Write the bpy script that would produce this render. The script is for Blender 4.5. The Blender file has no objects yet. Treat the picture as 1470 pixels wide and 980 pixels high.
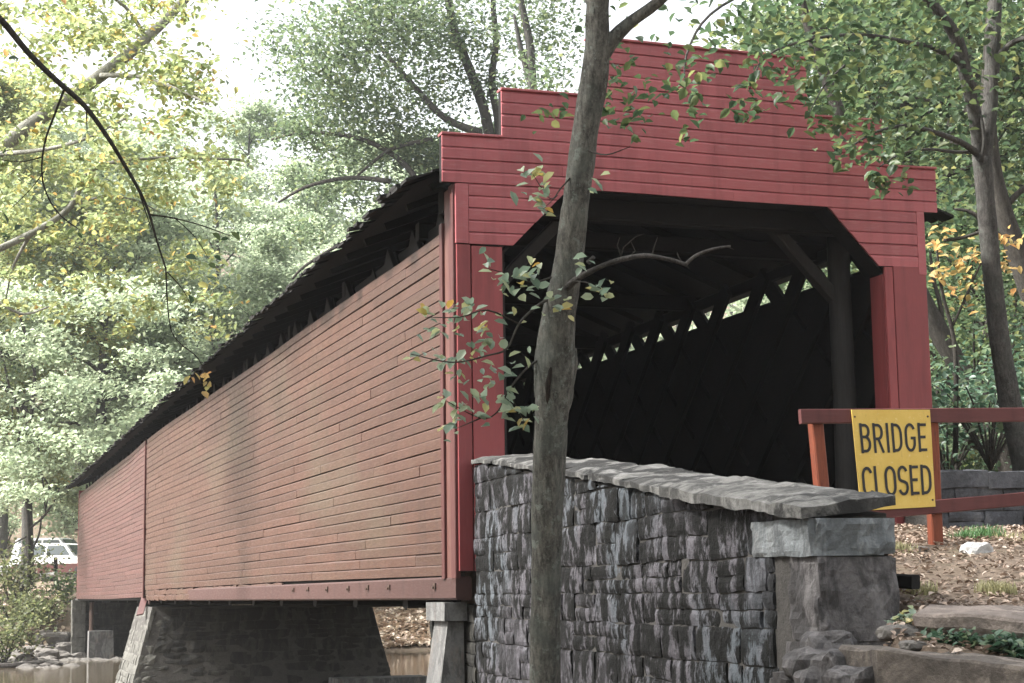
import bpy, math, random
import numpy as np
from mathutils import Vector, Matrix, noise

random.seed(7)
SC = bpy.context.scene
COL = SC.collection
R_ = math.radians

# ------------------------------------------------------------------ camera
# eye at z = 0 (about 1.6 m above the bank); bridge axis is +y, its near left corner at (0,0)
CAM = np.array([-4.868, -16.288, 0.0])
CR = np.array([[0.94941414, -0.03148892, 0.31244396],
               [-0.31372084, -0.13901402, 0.93928395],
               [-0.01385706, 0.98978965, 0.14186061]])   # columns: right, up, forward
FPX = 2500.0

def ray(px, py):
    return CR @ np.array([(px - 735.0) / FPX, -(py - 490.0) / FPX, 1.0])
def P(px, py, d):
    """world point at forward depth d seen at photo pixel (px, py)"""
    v = CAM + ray(px, py) * d
    return (float(v[0]), float(v[1]), float(v[2]))
def hitY(px, py, y):
    r = ray(px, py); t = (y - CAM[1]) / r[1]; v = CAM + r * t
    return (float(v[0]), float(v[1]), float(v[2]))
def depth_of(x, y):
    v = CR.T @ (np.array([x, y, 0.0]) - CAM); return float(v[2])

cam = bpy.data.cameras.new('camera')
cam.sensor_width = 36.0
cam.lens = 36.0 * FPX / 1470.0
cam.clip_end = 2000
camo = bpy.data.objects.new('camera', cam)
COL.objects.link(camo)
m4 = Matrix.Identity(4)
for i in range(3):
    m4[i][0] = CR[i][0]; m4[i][1] = CR[i][1]; m4[i][2] = -CR[i][2]; m4[i][3] = CAM[i]
camo.matrix_world = m4
SC.camera = camo

# ------------------------------------------------------------------ helpers
class MB:
    """collects geometry for ONE mesh object"""
    def __init__(s): s.v = []; s.f = []
    def add(s, vs, fs):
        o = len(s.v); s.v += [tuple(p) for p in vs]; s.f += [tuple(i + o for i in f) for f in fs]
    def box(s, a, b):
        (x0, y0, z0), (x1, y1, z1) = a, b
        s.add([(x0,y0,z0),(x1,y0,z0),(x1,y1,z0),(x0,y1,z0),(x0,y0,z1),(x1,y0,z1),(x1,y1,z1),(x0,y1,z1)],
              [(0,3,2,1),(4,5,6,7),(0,1,5,4),(1,2,6,5),(2,3,7,6),(3,0,4,7)])
    def bar(s, p, q, w, h, up=(0,0,1), jit=0.0):
        """rectangular bar from p to q, w across, h along up; edges chamfered"""
        p = Vector(p); q = Vector(q); d = (q - p).normalized(); u = Vector(up)
        a = d.cross(u).normalized(); u = a.cross(d).normalized()
        c = min(w, h) * 0.12
        prof = [(-w/2+c,-h/2),(w/2-c,-h/2),(w/2,-h/2+c),(w/2,h/2-c),(w/2-c,h/2),(-w/2+c,h/2),(-w/2,h/2-c),(-w/2,-h/2+c)]
        n = max(1, int((q-p).length / 0.5)) if jit else 1
        vs = []
        for k in range(n + 1):
            o = p.lerp(q, k / n)
            for (x, y) in prof:
                j = Vector((random.uniform(-jit,jit), random.uniform(-jit,jit), random.uniform(-jit,jit)))
                vs.append(o + a * x + u * y + j)
        fs = []
        for k in range(n):
            for i in range(8):
                i2 = (i + 1) % 8
                fs.append((k*8+i, k*8+i2, (k+1)*8+i2, (k+1)*8+i))
        fs.append(tuple(range(7, -1, -1))); fs.append(tuple(n*8 + i for i in range(8)))
        s.add(vs, fs)
    def tube(s, pts, rads, sides=8, wob=0.0, smooth=True, seed=0.0, sub=4, ridge=0.0):
        pts = [Vector(p) for p in pts]
        if smooth and len(pts) > 2:
            np_, nr = [], []
            for i in range(len(pts) - 1):
                p0 = pts[max(i-1,0)]; p1 = pts[i]; p2 = pts[i+1]; p3 = pts[min(i+2,len(pts)-1)]
                for k in range(sub):
                    t = k / sub
                    np_.append(0.5*((2*p1)+(p2-p0)*t+(2*p0-5*p1+4*p2-p3)*t*t+(3*p1-p0-3*p2+p3)*t**3))
                    nr.append(rads[i]*(1-t)+rads[i+1]*t)
            np_.append(pts[-1]); nr.append(rads[-1]); pts, rads = np_, nr
        vs, fs = [], []
        ref = None
        for i, p in enumerate(pts):
            d = (pts[min(i+1,len(pts)-1)] - pts[max(i-1,0)])
            if d.length < 1e-9: d = Vector((0,0,1))
            d.normalize()
            if ref is None:
                ref = Vector((1,0,0)) if abs(d.x) < .8 else Vector((0,1,0))
            a = (ref - d * ref.dot(d)).normalized(); b = d.cross(a); ref = a
            for k in range(sides):
                t = 2*math.pi*k/sides
                r = rads[i]
                if wob: r *= 1 + wob*noise.noise(Vector((math.cos(t)*1.3+seed, math.sin(t)*1.3, i*1.4/sub+seed)))
                if ridge:
                    q = p.length*0 + p.z
                    r *= 1 + ridge*(1-2*abs(noise.noise(Vector((math.cos(t)*3.6+seed, math.sin(t)*3.6, q*3.2))))) + ridge*.7*noise.noise(Vector((math.cos(t)*9, math.sin(t)*9+seed, q*11))) + ridge*.5*noise.noise(Vector((math.cos(t)*17, math.sin(t)*17+seed, q*26)))
                vs.append(p + a*math.cos(t)*r + b*math.sin(t)*r)
        n = len(pts)
        for i in range(n-1):
            for k in range(sides):
                k2 = (k+1) % sides
                fs.append((i*sides+k, i*sides+k2, (i+1)*sides+k2, (i+1)*sides+k))
        fs.append(tuple(range(sides-1,-1,-1))); fs.append(tuple((n-1)*sides+k for k in range(sides)))
        s.add(vs, fs)
    def build(s, name, mat, parent=None, smooth=False):
        me = bpy.data.meshes.new(name)
        me.from_pydata(s.v, [], s.f); me.update()
        if smooth: me.polygons.foreach_set('use_smooth', [True]*len(me.polygons))
        return link(name, me, mat, parent)

def link(name, me, mat, parent=None):
    o = bpy.data.objects.new(name, me); COL.objects.link(o)
    if mat: me.materials.append(mat)
    if parent:
        o.parent = parent
        o.matrix_parent_inverse = parent.matrix_basis.inverted()   # geometry is given in world space
    return o

def tag(o, label=None, cat=None, group=None, kind=None):
    if label: o['label'] = label
    if cat: o['category'] = cat
    if group: o['group'] = group
    if kind: o['kind'] = kind
    return o

def empty(name, loc, label, cat, group=None):
    o = bpy.data.objects.new(name, None); COL.objects.link(o)
    o.location = loc; o.empty_display_size = .2
    return tag(o, label, cat, group)

# ------------------------------------------------------------------ materials
class NT:
    def __init__(s, name):
        s.m = bpy.data.materials.new(name); s.m.use_nodes = True
        s.t = s.m.node_tree; s.t.nodes.clear()
        s.out = s.n('ShaderNodeOutputMaterial')
    def n(s, typ, **kw):
        nd = s.t.nodes.new(typ)
        for k, v in kw.items():
            if k.startswith('i_'): nd.inputs[k[2:].replace('_',' ')].default_value = v
            else: setattr(nd, k, v)
        return nd
    def l(s, a, b): s.t.links.new(a, b)
    def coord(s, scale=(1,1,1), rot=(0,0,0)):
        tc = s.n('ShaderNodeTexCoord'); mp = s.n('ShaderNodeMapping')
        mp.inputs['Scale'].default_value = scale; mp.inputs['Rotation'].default_value = rot
        s.l(tc.outputs['Object'], mp.inputs['Vector']); return mp.outputs['Vector']
    def noise(s, vec, scale, detail=5, rough=.6):
        nd = s.n('ShaderNodeTexNoise'); nd.inputs['Scale'].default_value = scale
        nd.inputs['Detail'].default_value = detail; nd.inputs['Roughness'].default_value = rough
        s.l(vec, nd.inputs['Vector']); return nd.outputs['Fac']
    def ramp(s, fac, stops):
        nd = s.n('ShaderNodeValToRGB'); e = nd.color_ramp.elements
        while len(e) < len(stops): e.new(.5)
        for k, (p, c) in enumerate(stops):
            e[k].position = p
            e[k].color = (c[0],c[1],c[2],1) if isinstance(c,(tuple,list)) else (c,c,c,1)
        s.l(fac, nd.inputs['Fac']); return nd.outputs['Color']
    def mix(s, fac, a, b, mode='MIX'):
        nd = s.n('ShaderNodeMix', data_type='RGBA', blend_type=mode)
        if isinstance(fac,(int,float)): nd.inputs[0].default_value = fac
        else: s.l(fac, nd.inputs[0])
        for k, c in ((6,a),(7,b)):
            if isinstance(c,(tuple,list)): nd.inputs[k].default_value = (c[0],c[1],c[2],1)
            else: s.l(c, nd.inputs[k])
        return nd.outputs[2]
    def rnd(s):
        return s.n('ShaderNodeNewGeometry').outputs['Random Per Island']
    def bump(s, h, strength=.3, dist=.02):
        nd = s.n('ShaderNodeBump'); nd.inputs['Strength'].default_value = strength
        nd.inputs['Distance'].default_value = dist; s.l(h, nd.inputs['Height']); return nd.outputs['Normal']
    def bsdf(s, col, rough=.7, normal=None, spec=.3, metal=0.0):
        b = s.n('ShaderNodeBsdfPrincipled')
        if isinstance(col,(tuple,list)): b.inputs['Base Color'].default_value = (*col[:3],1)
        else: s.l(col, b.inputs['Base Color'])
        if isinstance(rough,(int,float)): b.inputs['Roughness'].default_value = rough
        else: s.l(rough, b.inputs['Roughness'])
        b.inputs['Specular IOR Level'].default_value = spec; b.inputs['Metallic'].default_value = metal
        if normal is not None: s.l(normal, b.inputs['Normal'])
        s.l(b.outputs[0], s.out.inputs['Surface']); return s.m

def sc(c, k): return tuple(v*k for v in c)

def painted(name, base, stretch, wear=.5, worn=(.20,.14,.12), rough=.5, spec=.35, algae=None, var=.25):
    t = NT(name)
    v = t.coord(stretch); v1 = t.coord((1,1,1))
    grain = t.noise(v, 14, 6, .65); blot = t.noise(v1, 1.3, 4, .6); fine = t.noise(v, 55, 4, .6)
    c = t.mix(t.rnd(), sc(base, 1-var), sc(base, 1+var))
    c = t.mix(t.ramp(blot, [(.3,0),(.75,.35)]), c, sc(base, .62))
    c = t.mix(t.ramp(grain, [(.5,0),(.72,wear)]), c, worn)
    c = t.mix(t.ramp(fine, [(.62,0),(.75,.35)]), c, sc(base,.45))
    dr = t.noise(t.coord((2.6,2.6,.28)), 3.0, 5, .6)
    c = t.mix(t.ramp(dr, [(.50,0),(.66,.42)]), c, sc(base,.5))
    if algae:
        a = t.noise(t.coord((.22,.22,.5)), 1.1, 3, .6)
        c = t.mix(t.ramp(a, [(.52,0),(.70,.55)]), c, algae)
    rr = t.ramp(grain, [(.3,rough-.1),(.7,rough+.18)])
    return t.bsdf(c, rr, t.bump(grain, .35, .004), spec)

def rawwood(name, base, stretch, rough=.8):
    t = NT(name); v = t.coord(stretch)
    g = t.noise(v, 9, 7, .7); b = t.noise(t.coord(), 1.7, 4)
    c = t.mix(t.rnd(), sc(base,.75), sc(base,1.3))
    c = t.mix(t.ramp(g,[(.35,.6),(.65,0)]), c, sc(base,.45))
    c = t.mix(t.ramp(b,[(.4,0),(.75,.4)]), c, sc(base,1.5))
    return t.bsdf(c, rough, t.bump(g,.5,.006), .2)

def stone(name, a, b, stain=.0, pale=None, streak=True, rough=.85, seams=False):
    t = NT(name); v1 = t.coord()
    big = t.noise(v1, 3.0, 6, .65); fine = t.noise(v1, 38, 6, .7); mid = t.noise(v1, 9, 6, .7)
    c = t.mix(t.rnd(), a, b)
    c = t.mix(t.ramp(mid,[(.35,.5),(.62,0)]), c, sc(a,.5))
    c = t.mix(t.ramp(fine,[(.45,0),(.8,.5)]), c, sc(b,1.45))
    if pale:
        pl_ = t.noise(t.coord((2.2,2.2,1.2)), 1.6, 5, .7)
        c = t.mix(t.ramp(pl_,[(.52,0),(.66,.65)]), c, pale)
    if stain:
        st = t.noise(t.coord((2.6,2.6,.9) if streak else (1.6,1.6,1.6)), 2.1, 6, .66)
        for nd_ in t.t.nodes:
            if nd_.type == 'TEX_NOISE' and nd_.outputs['Fac'] == st: nd_.inputs['Distortion'].default_value = .6
        st2 = t.noise(t.coord((1,1,.6)), .9, 3, .5)
        f1 = t.ramp(st,[(.44,0),(.53,1)]); f2 = t.ramp(st2,[(.30,.35),(.55,1)])
        f = t.mix(1.0, f1, f2, 'MULTIPLY')
        f = t.mix(1.0, f, (stain,stain,stain), 'MULTIPLY')
        c = t.mix(f, c, (.012,.012,.012))
    h = t.mix(.5, fine, mid)
    return t.bsdf(c, rough, t.bump(h,.9,.025), .2)

def wet_stone():
    t = NT('wet_stained_limestone'); v = t.coord()
    fine = t.noise(v, 42, 7, .75); mid = t.noise(v, 11, 6, .7)
    c = t.mix(t.rnd(), (.062,.058,.065), (.130,.122,.136))
    c = t.mix(t.ramp(mid,[(.38,.6),(.60,0)]), c, (.030,.028,.030))
    c = t.mix(t.ramp(fine,[(.48,0),(.75,.7)]), c, (.18,.17,.185))
    wash = t.noise(t.coord((1,1,.8)), .8, 3, .5)
    c = t.mix(t.ramp(wash,[(.50,0),(.62,.55)]), c, (.115,.140,.155))
    pp = t.noise(t.coord((3.2,3.2,2.6)), 2.2, 7, .74)
    c = t.mix(t.ramp(pp,[(.54,0),(.66,.7)]), c, (.185,.182,.20))
    st = t.noise(t.coord((3.6,3.6,1.6)), 2.0, 8, .74); s2 = t.noise(t.coord((1,1,.55)), 1.1, 4, .55)
    f = t.mix(1.0, t.ramp(st,[(.44,0),(.50,1)]), t.ramp(s2,[(.28,.2),(.47,1)]), 'MULTIPLY')
    c = t.mix(f, c, (.0075,.0075,.007))
    h = t.mix(.5, fine, mid)
    return t.bsdf(c, .8, t.bump(h,1.0,.03), .15)

def leafmat(name, stops, trans=.45, gloss=.35):
    t = NT(name)
    c = t.ramp(t.rnd(), stops)
    for nd in t.t.nodes:
        if nd.type == 'VALTORGB': nd.color_ramp.interpolation = 'LINEAR'
    d = t.n('ShaderNodeBsdfPrincipled'); t.l(c, d.inputs['Base Color'])
    d.inputs['Roughness'].default_value = .45; d.inputs['Specular IOR Level'].default_value = gloss
    tr = t.n('ShaderNodeBsdfTranslucent')
    hs = t.n('ShaderNodeHueSaturation'); hs.inputs['Value'].default_value = 1.5; hs.inputs['Saturation'].default_value = 1.05
    t.l(c, hs.inputs['Color']); t.l(hs.outputs[0], tr.inputs['Color'])
    mx = t.n('ShaderNodeMixShader'); mx.inputs[0].default_value = trans
    t.l(d.outputs[0], mx.inputs[1]); t.l(tr.outputs[0], mx.inputs[2]); t.l(mx.outputs[0], t.out.inputs['Surface'])
    return t.m

def bark(name, a, b, lichen=None):
    t = NT(name); v = t.coord((1,1,.22)); v1 = t.coord()
    g = t.noise(v, 48, 8, .78); m = t.noise(v1, 5, 5, .65); f = t.noise(v1, 70, 4, .7)
    c = t.mix(t.ramp(g,[(.38,0),(.60,1)]), a, b)
    bl = t.noise(t.coord((1,1,.6)), 9, 6, .7)
    c = t.mix(t.ramp(bl,[(.40,.65),(.56,0)]), c, sc(a,.7))
    c = t.mix(t.ramp(f,[(.5,0),(.8,.5)]), c, sc(b,1.4))
    if lichen:
        li = t.noise(v1, 14, 7, .75)
        c = t.mix(t.ramp(m,[(.46,0),(.6,.5)]), c, sc(lichen,.8)); c = t.mix(t.ramp(li,[(.56,0),(.62,.75)]), c, sc(lichen,1.35))
    return t.bsdf(c, .9, t.bump(g,1.0,.03), .15)

def plain(name, col, rough=.5, spec=.4, metal=0.0, var=.12, scale=6):
    t = NT(name); n1 = t.noise(t.coord(), scale, 5)
    c = t.mix(t.ramp(n1,[(.3,0),(.7,1)]), sc(col,1-var), sc(col,1+var))
    return t.bsdf(c, rough, None, spec, metal)

M = {}
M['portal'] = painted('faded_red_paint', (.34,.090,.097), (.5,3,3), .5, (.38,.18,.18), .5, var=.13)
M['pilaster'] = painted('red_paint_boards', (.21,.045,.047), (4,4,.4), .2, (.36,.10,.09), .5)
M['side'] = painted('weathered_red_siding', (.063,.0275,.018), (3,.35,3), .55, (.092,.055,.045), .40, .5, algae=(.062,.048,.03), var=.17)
M['trim'] = painted('dark_red_trim', (.075,.022,.020), (4,4,.4), .3, (.11,.055,.05), .5)
M['chord'] = painted('rusty_red_beam', (.052,.023,.019), (3,.4,3), .4, (.075,.042,.036), .6)
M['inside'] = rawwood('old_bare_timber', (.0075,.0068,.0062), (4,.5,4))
M['post'] = rawwood('grey_timber_post', (.032,.030,.029), (5,5,.35))
M['shingle'] = rawwood('dark_wood_shingles', (.014,.013,.012), (3,3,3))
M['wall'] = wet_stone()
M['cap'] = stone('pale_coping_stone', (.085,.083,.078), (.17,.166,.156), .85, (.25,.247,.24), streak=False)
M['quoin'] = stone('grey_end_stone', (.115,.107,.108), (.15,.14,.138), .6, (.28,.265,.265))
M['mortar'] = stone('dark_mortar', (.05,.047,.043), (.08,.074,.068))
M['pierstone'] = stone('shaded_pier_stone', (.035,.033,.029), (.065,.062,.054), .7, None)  # same stone as the pier side, the front's shade put into its colour
M['pierlight'] = stone('lit_side_and_corner_stone', (.09,.087,.076), (.14,.135,.12), .35, None)  # lighter copy, sunlight on the pier side put into its colour; also corner stones
M['concrete'] = stone('stained_concrete', (.15,.148,.145), (.20,.197,.19), .5, (.21,.17,.145))
M['parapet'] = stone('grey_parapet_stone', (.060,.063,.072), (.105,.108,.12), .5, (.15,.155,.165), streak=False)
M['bluestone'] = stone('pale_blue_stone', (.19,.205,.215), (.22,.235,.24), .4, (.30,.31,.31))
M['slab'] = stone('flat_ground_stone', (.15,.127,.11), (.21,.18,.155), .5, None, streak=False)
M['slabtop'] = stone('pale_flat_stone', (.20,.165,.145), (.28,.235,.205), .45, None, streak=False)
M['rock'] = stone('river_rock', (.10,.093,.083), (.19,.175,.16), .2, None, streak=False)
M['white_rock'] = stone('white_rock', (.42,.41,.40), (.50,.49,.475))
M['bark'] = bark('grey_bark', (.055,.053,.047), (.20,.19,.165), (.16,.175,.155))
M['bark_dark'] = bark('dark_bark', (.035,.031,.027), (.075,.068,.058))
M['bark_pale'] = bark('pale_bark', (.20,.195,.17), (.36,.35,.31))
M['bark_mid'] = bark('mid_bark', (.040,.037,.034), (.115,.107,.098), (.08,.084,.074))
M['wound'] = bark('bare_wound_wood', (.018,.016,.014), (.06,.045,.036))
M['dead'] = bark('dead_grey_wood', (.05,.045,.042), (.13,.118,.11))
def sign_paint():
    t = NT('yellow_sign_paint'); n1=t.noise(t.coord((1,1,1)),5,5,.6); n2=t.noise(t.coord((1,1,1)),34,6,.75); n3=t.noise(t.coord((6,6,1.2)),9,5,.7)
    c = t.mix(t.ramp(n1,[(.3,0),(.7,1)]), (.60,.40,.075), (.70,.50,.13))
    c = t.mix(t.ramp(n2,[(.60,0),(.68,.6)]), c, (.80,.66,.36))
    c = t.mix(t.ramp(n3,[(.60,0),(.72,.5)]), c, (.38,.24,.06))
    return t.bsdf(c,.45,None,.4)
M['yellow'] = sign_paint()
M['black'] = plain('black_sign_paint', (.02,.02,.022), .5)
M['rail'] = painted('maroon_rail_paint', (.105,.030,.028), (.5,4,4), .5, (.085,.035,.032), .55)
M['orange'] = painted('orange_post_paint', (.20,.050,.022), (5,5,.5), .9, (.07,.022,.015), .55)
M['carwhite'] = plain('white_car_paint', (.62,.62,.61), .25, .5, var=.02)
M['carred'] = plain('red_car_paint', (.075,.022,.018), .3, .5, var=.05)
M['glass'] = plain('dark_car_glass', (.03,.04,.04), .08, .6)
M['tyre'] = plain('black_rubber', (.02,.02,.02), .8)
M['chrome'] = plain('chrome', (.7,.7,.7), .2, .5, 1.0)
M['iron'] = plain('rusty_iron', (.06,.035,.025), .7)
M['leaf_pale'] = leafmat('pale_yellow_green_leaves', [(0,(.17,.21,.10)),(.45,(.23,.27,.13)),(.8,(.29,.31,.14)),(.95,(.36,.33,.12)),(1,(.42,.24,.10))], .55)
M['leaf_far'] = leafmat('haze_paled_leaves', [(0,(.22,.27,.19)),(.5,(.30,.35,.24)),(1,(.38,.42,.29))], .65, .12)  # distance haze and overexposed sunlight put into the pale leaf colour
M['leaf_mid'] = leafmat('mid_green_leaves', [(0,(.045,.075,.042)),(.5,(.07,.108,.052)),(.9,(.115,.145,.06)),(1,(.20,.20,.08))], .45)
M['leaf_dark'] = leafmat('dark_green_leaves', [(0,(.065,.095,.055)),(.5,(.11,.15,.08)),(.9,(.16,.20,.10)),(1,(.24,.26,.12))], .45)
M['leaf_blue'] = leafmat('bluish_undergrowth_leaves', [(0,(.04,.08,.05)),(.6,(.075,.13,.08)),(1,(.16,.20,.11))], .35, .6)
M['leaf_autumn'] = leafmat('yellow_orange_leaves', [(0,(.28,.24,.10)),(.5,(.42,.30,.13)),(.8,(.40,.21,.09)),(1,(.24,.26,.11))], .5)
M['leaf_silver'] = leafmat('silvery_green_leaves', [(0,(.12,.18,.13)),(.5,(.25,.31,.23)),(.8,(.34,.37,.21)),(.94,(.42,.35,.12)),(1,(.46,.27,.07))], .4, .9)
M['leaf_shrub'] = leafmat('yellow_green_shrub_leaves', [(0,(.055,.07,.032)),(.6,(.105,.12,.055)),(1,(.20,.20,.10))], .45)
M['litter'] = leafmat('fallen_brown_leaves', [(0,(.10,.07,.05)),(.4,(.20,.145,.11)),(.75,(.30,.225,.175)),(1,(.44,.37,.31))], .1)
M['litter_far'] = leafmat('pale_fallen_leaves', [(0,(.26,.18,.13)),(.4,(.46,.36,.28)),(.75,(.60,.50,.40)),(1,(.75,.68,.58))], .1)
M['grass'] = leafmat('green_grass', [(0,(.05,.12,.05)),(1,(.13,.22,.09))], .35)
M['straw'] = leafmat('dry_grass', [(0,(.20,.19,.10)),(1,(.34,.32,.18))], .3)

def ground_mat():
    t = NT('woodland_soil'); v = t.coord()
    a = t.noise(v, .9, 6, .65); b = t.noise(v, 14, 6, .75); g = t.noise(v, 2.6, 5, .6)
    c = t.mix(t.ramp(b,[(.35,0),(.65,1)]), (.085,.064,.048), (.215,.17,.135))
    c = t.mix(t.ramp(a,[(.4,0),(.7,.6)]), c, (.16,.12,.085))
    c = t.mix(t.ramp(g,[(.58,0),(.72,.45)]), c, (.09,.115,.05))
    return t.bsdf(c, .95, t.bump(b,.8,.04), .1)
M['ground'] = ground_mat()
def water_mat():
    t = NT('murky_stream_water')
    w = t.noise(t.coord((1,1,1)), 2.2, 4, .55)
    return t.bsdf((.085,.068,.045), .06, t.bump(w,.12,.05), .5)
M['water'] = water_mat()

# ------------------------------------------------------------------ terrain
WATER = -2.1
def sm(a, b, x): t = np.clip((x-a)/(b-a), 0, 1); return t*t*(3-2*t)
def gz(x, y):
    x = np.asarray(x, float); y = np.asarray(y, float)
    road = np.interp(y, [-60,-20,-16,-12,-10.2,-9.5,-9.15,-8.9,-8.4,-7.5,-4.3,-1.0,0.5], [-1.9,-1.75,-1.6,-1.35,-1.05,-.88,-.60,-.35,-.27,-.13,.29,.56,.60])
    low = np.full_like(x, -1.68) + .04*np.sin(x*1.3)*np.cos(y*1.1) - .5*sm(-6.0, -2.0, y)
    q = sm(-8.5, -7.5, y); xe = -.62 + q*.67
    edge = np.where(y > -7.3, sm(.28, .50, x), np.clip((x-xe)/.35, 0, 1))
    near = low*(1-edge) + road*edge
    near = near + .30*sm(9, 30, x)*(x-9)*.6*(x > 9) - .10*sm(5.6,6.4,x)
    bank = np.where(x > 6.5, 1.2 + 1.7*(x-6.5), 1.2)
    bank = np.minimum(bank, 38)
    bed = -2.75
    far = np.interp(y, [44.5,46,49.5,53,60,66,71,78,95,200,320], [-2.7,-2.12,-.75,.20,.28,.38,.88,.95,5.0,46,62])
    lside = np.interp(y, [37,40,45,47.5,52,58,66,71,78,95,200,320], [-2.8,-2.09,-1.93,-1.55,.05,.28,.38,.88,.95,5.0,46,62])
    far = np.where(x < -1, lside, far)
    z = near*(1-sm(0,2.2,y-bank)) + bed*sm(0,2.2,y-bank)
    k = np.where(x < -1, sm(37.0, 40.0, y), sm(42.0, 45.0, y))
    z = z*(1-k) + far*k
    return z
def on_ground(px, py, d0=6.0, d1=140.0):
    r = ray(px, py); d = d0
    while d < d1:
        v = CAM + r*d
        if v[2] < gz1(v[0], v[1]): break
        d += .25
    v = CAM + r*d; return (float(v[0]), float(v[1]), gz1(v[0], v[1]))
def gz1(x, y): return float(gz(np.array([x]), np.array([y]))[0])

def lines(segs):
    out = []
    for a, b, s in segs: out += list(np.arange(a, b - 1e-6, s))
    return np.array(out + [segs[-1][1]])
gx = lines([(-150,-40,10),(-40,-8,1.6),(-8,-1,.5),(-1,7,.11),(7,16,.5),(16,50,2),(50,170,10)])
gy = lines([(-70,-20,5),(-20,-10.5,.6),(-10.5,0,.13),(0,6,.5),(6,42,2),(42,62,.5),(62,110,2.5),(110,300,10)])
X, Y = np.meshgrid(gx, gy, indexing='ij')
Z = gz(X, Y)
nz = np.array([noise.noise(Vector((float(a)*.9, float(b)*.9, 0)))*.05 + noise.noise(Vector((float(a)*3.1, float(b)*3.1, 7)))*.025
               for a, b in zip(X.ravel(), Y.ravel())]).reshape(X.shape)
Z = Z + nz*np.where((Y > 44) | (Y < 6), 1, .3)*np.where(Y > 46, 3.0, 1)
nx, ny = len(gx), len(gy)
idx = np.arange(nx*ny).reshape(nx, ny)
faces = np.stack([idx[:-1,:-1], idx[1:,:-1], idx[1:,1:], idx[:-1,1:]], -1).reshape(-1,4)
me = bpy.data.meshes.new('ground')
me.from_pydata(np.stack([X,Y,Z],-1).reshape(-1,3).tolist(), [], faces.tolist()); me.update()
me.polygons.foreach_set('use_smooth', [True]*len(me.polygons))
tag(link('ground', me, M['ground']), kind='structure')
w = MB(); w.add([(-150,-8,WATER),(170,-8,WATER),(170,60,WATER),(-150,60,WATER)], [(0,1,2,3)])
tag(w.build('stream_water', M['water']), kind='structure')

# ------------------------------------------------------------------ leaves
def leaves(name, cen, size, mat, seed, parent=None, shape='diamond', up=.55, aspect=.6, pref=None):
    rng = np.random.default_rng(seed)
    cen = np.asarray(cen, np.float64); N = len(cen)
    nrm = rng.normal(size=(N,3)); nrm[:,2] = np.abs(nrm[:,2]) + up*1.6
    nrm /= np.linalg.norm(nrm, axis=1, keepdims=True)
    a = rng.normal(size=(N,3)); a[:,2] -= .35
    a -= nrm*np.sum(a*nrm, 1, keepdims=True); a /= np.linalg.norm(a, axis=1, keepdims=True)
    b = np.cross(nrm, a)
    s = (size*rng.uniform(.65,1.3,size=N))[:,None]
    hw = s*aspect*.5*rng.uniform(.8,1.15,size=(N,1))
    fold = nrm*hw*.45
    if shape == 'diamond':
        V = np.stack([cen-a*s*.5, cen+b*hw+fold-a*s*.05, cen+a*s*.5-nrm*s*.08, cen-b*hw+fold-a*s*.05], 1)
        nv = 4; F = [[0,1,2,3]]
    else:
        V = np.stack([cen-a*s*.5, cen-a*s*.22+b*hw*.85+fold*.8, cen+a*s*.15+b*hw*.9+fold*.8, cen+a*s*.5-nrm*s*.12,
                      cen+a*s*.15-b*hw*.9+fold*.8, cen-a*s*.22-b*hw*.85+fold*.8], 1)
        nv = 6; F = [[0,1,2,3],[0,3,4,5]]
    V = V.reshape(-1,3)
    F = (np.array(F)[None] + (np.arange(N)*nv)[:,None,None]).reshape(-1,4)
    me = bpy.data.meshes.new(name)
    me.vertices.add(len(V)); me.vertices.foreach_set('co', V.astype(np.float32).ravel())
    me.loops.add(F.size); me.loops.foreach_set('vertex_index', F.astype(np.int32).ravel())
    me.polygons.add(len(F)); me.polygons.foreach_set('loop_start', np.arange(0,F.size,4,dtype=np.int32))
    me.update(calc_edges=True)
    return link(name, me, mat, parent)

class Cloud:
    """leaf positions of one crown"""
    def __init__(s, seed): s.c = []; s.rng = np.random.default_rng(seed)
    def clump(s, p, sig, n, flat=.45):
        if n < 1: return
        d = s.rng.normal(size=(int(n),3))*np.array([sig,sig,sig*flat]); s.c.append(np.array(p)[None]+d)
    def pxclump(s, px, py, d, spread, n, flat=.8):
        k = d/FPX; sig = spread*k
        s.clump(P(px,py,d), sig, n, flat)
    def all(s): return np.concatenate(s.c) if s.c else np.zeros((0,3))

def twig_path(rng, p, d, L, n=4, droop=.15, wob=.25):
    pts = [np.array(p, float)]; d = np.array(d, float); d /= np.linalg.norm(d)
    for i in range(n):
        d = d + rng.normal(size=3)*wob*.5 + np.array([0,0,-droop*(i+1)/n]); d /= np.linalg.norm(d)
        pts.append(pts[-1] + d*L/n)
    return pts

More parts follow.
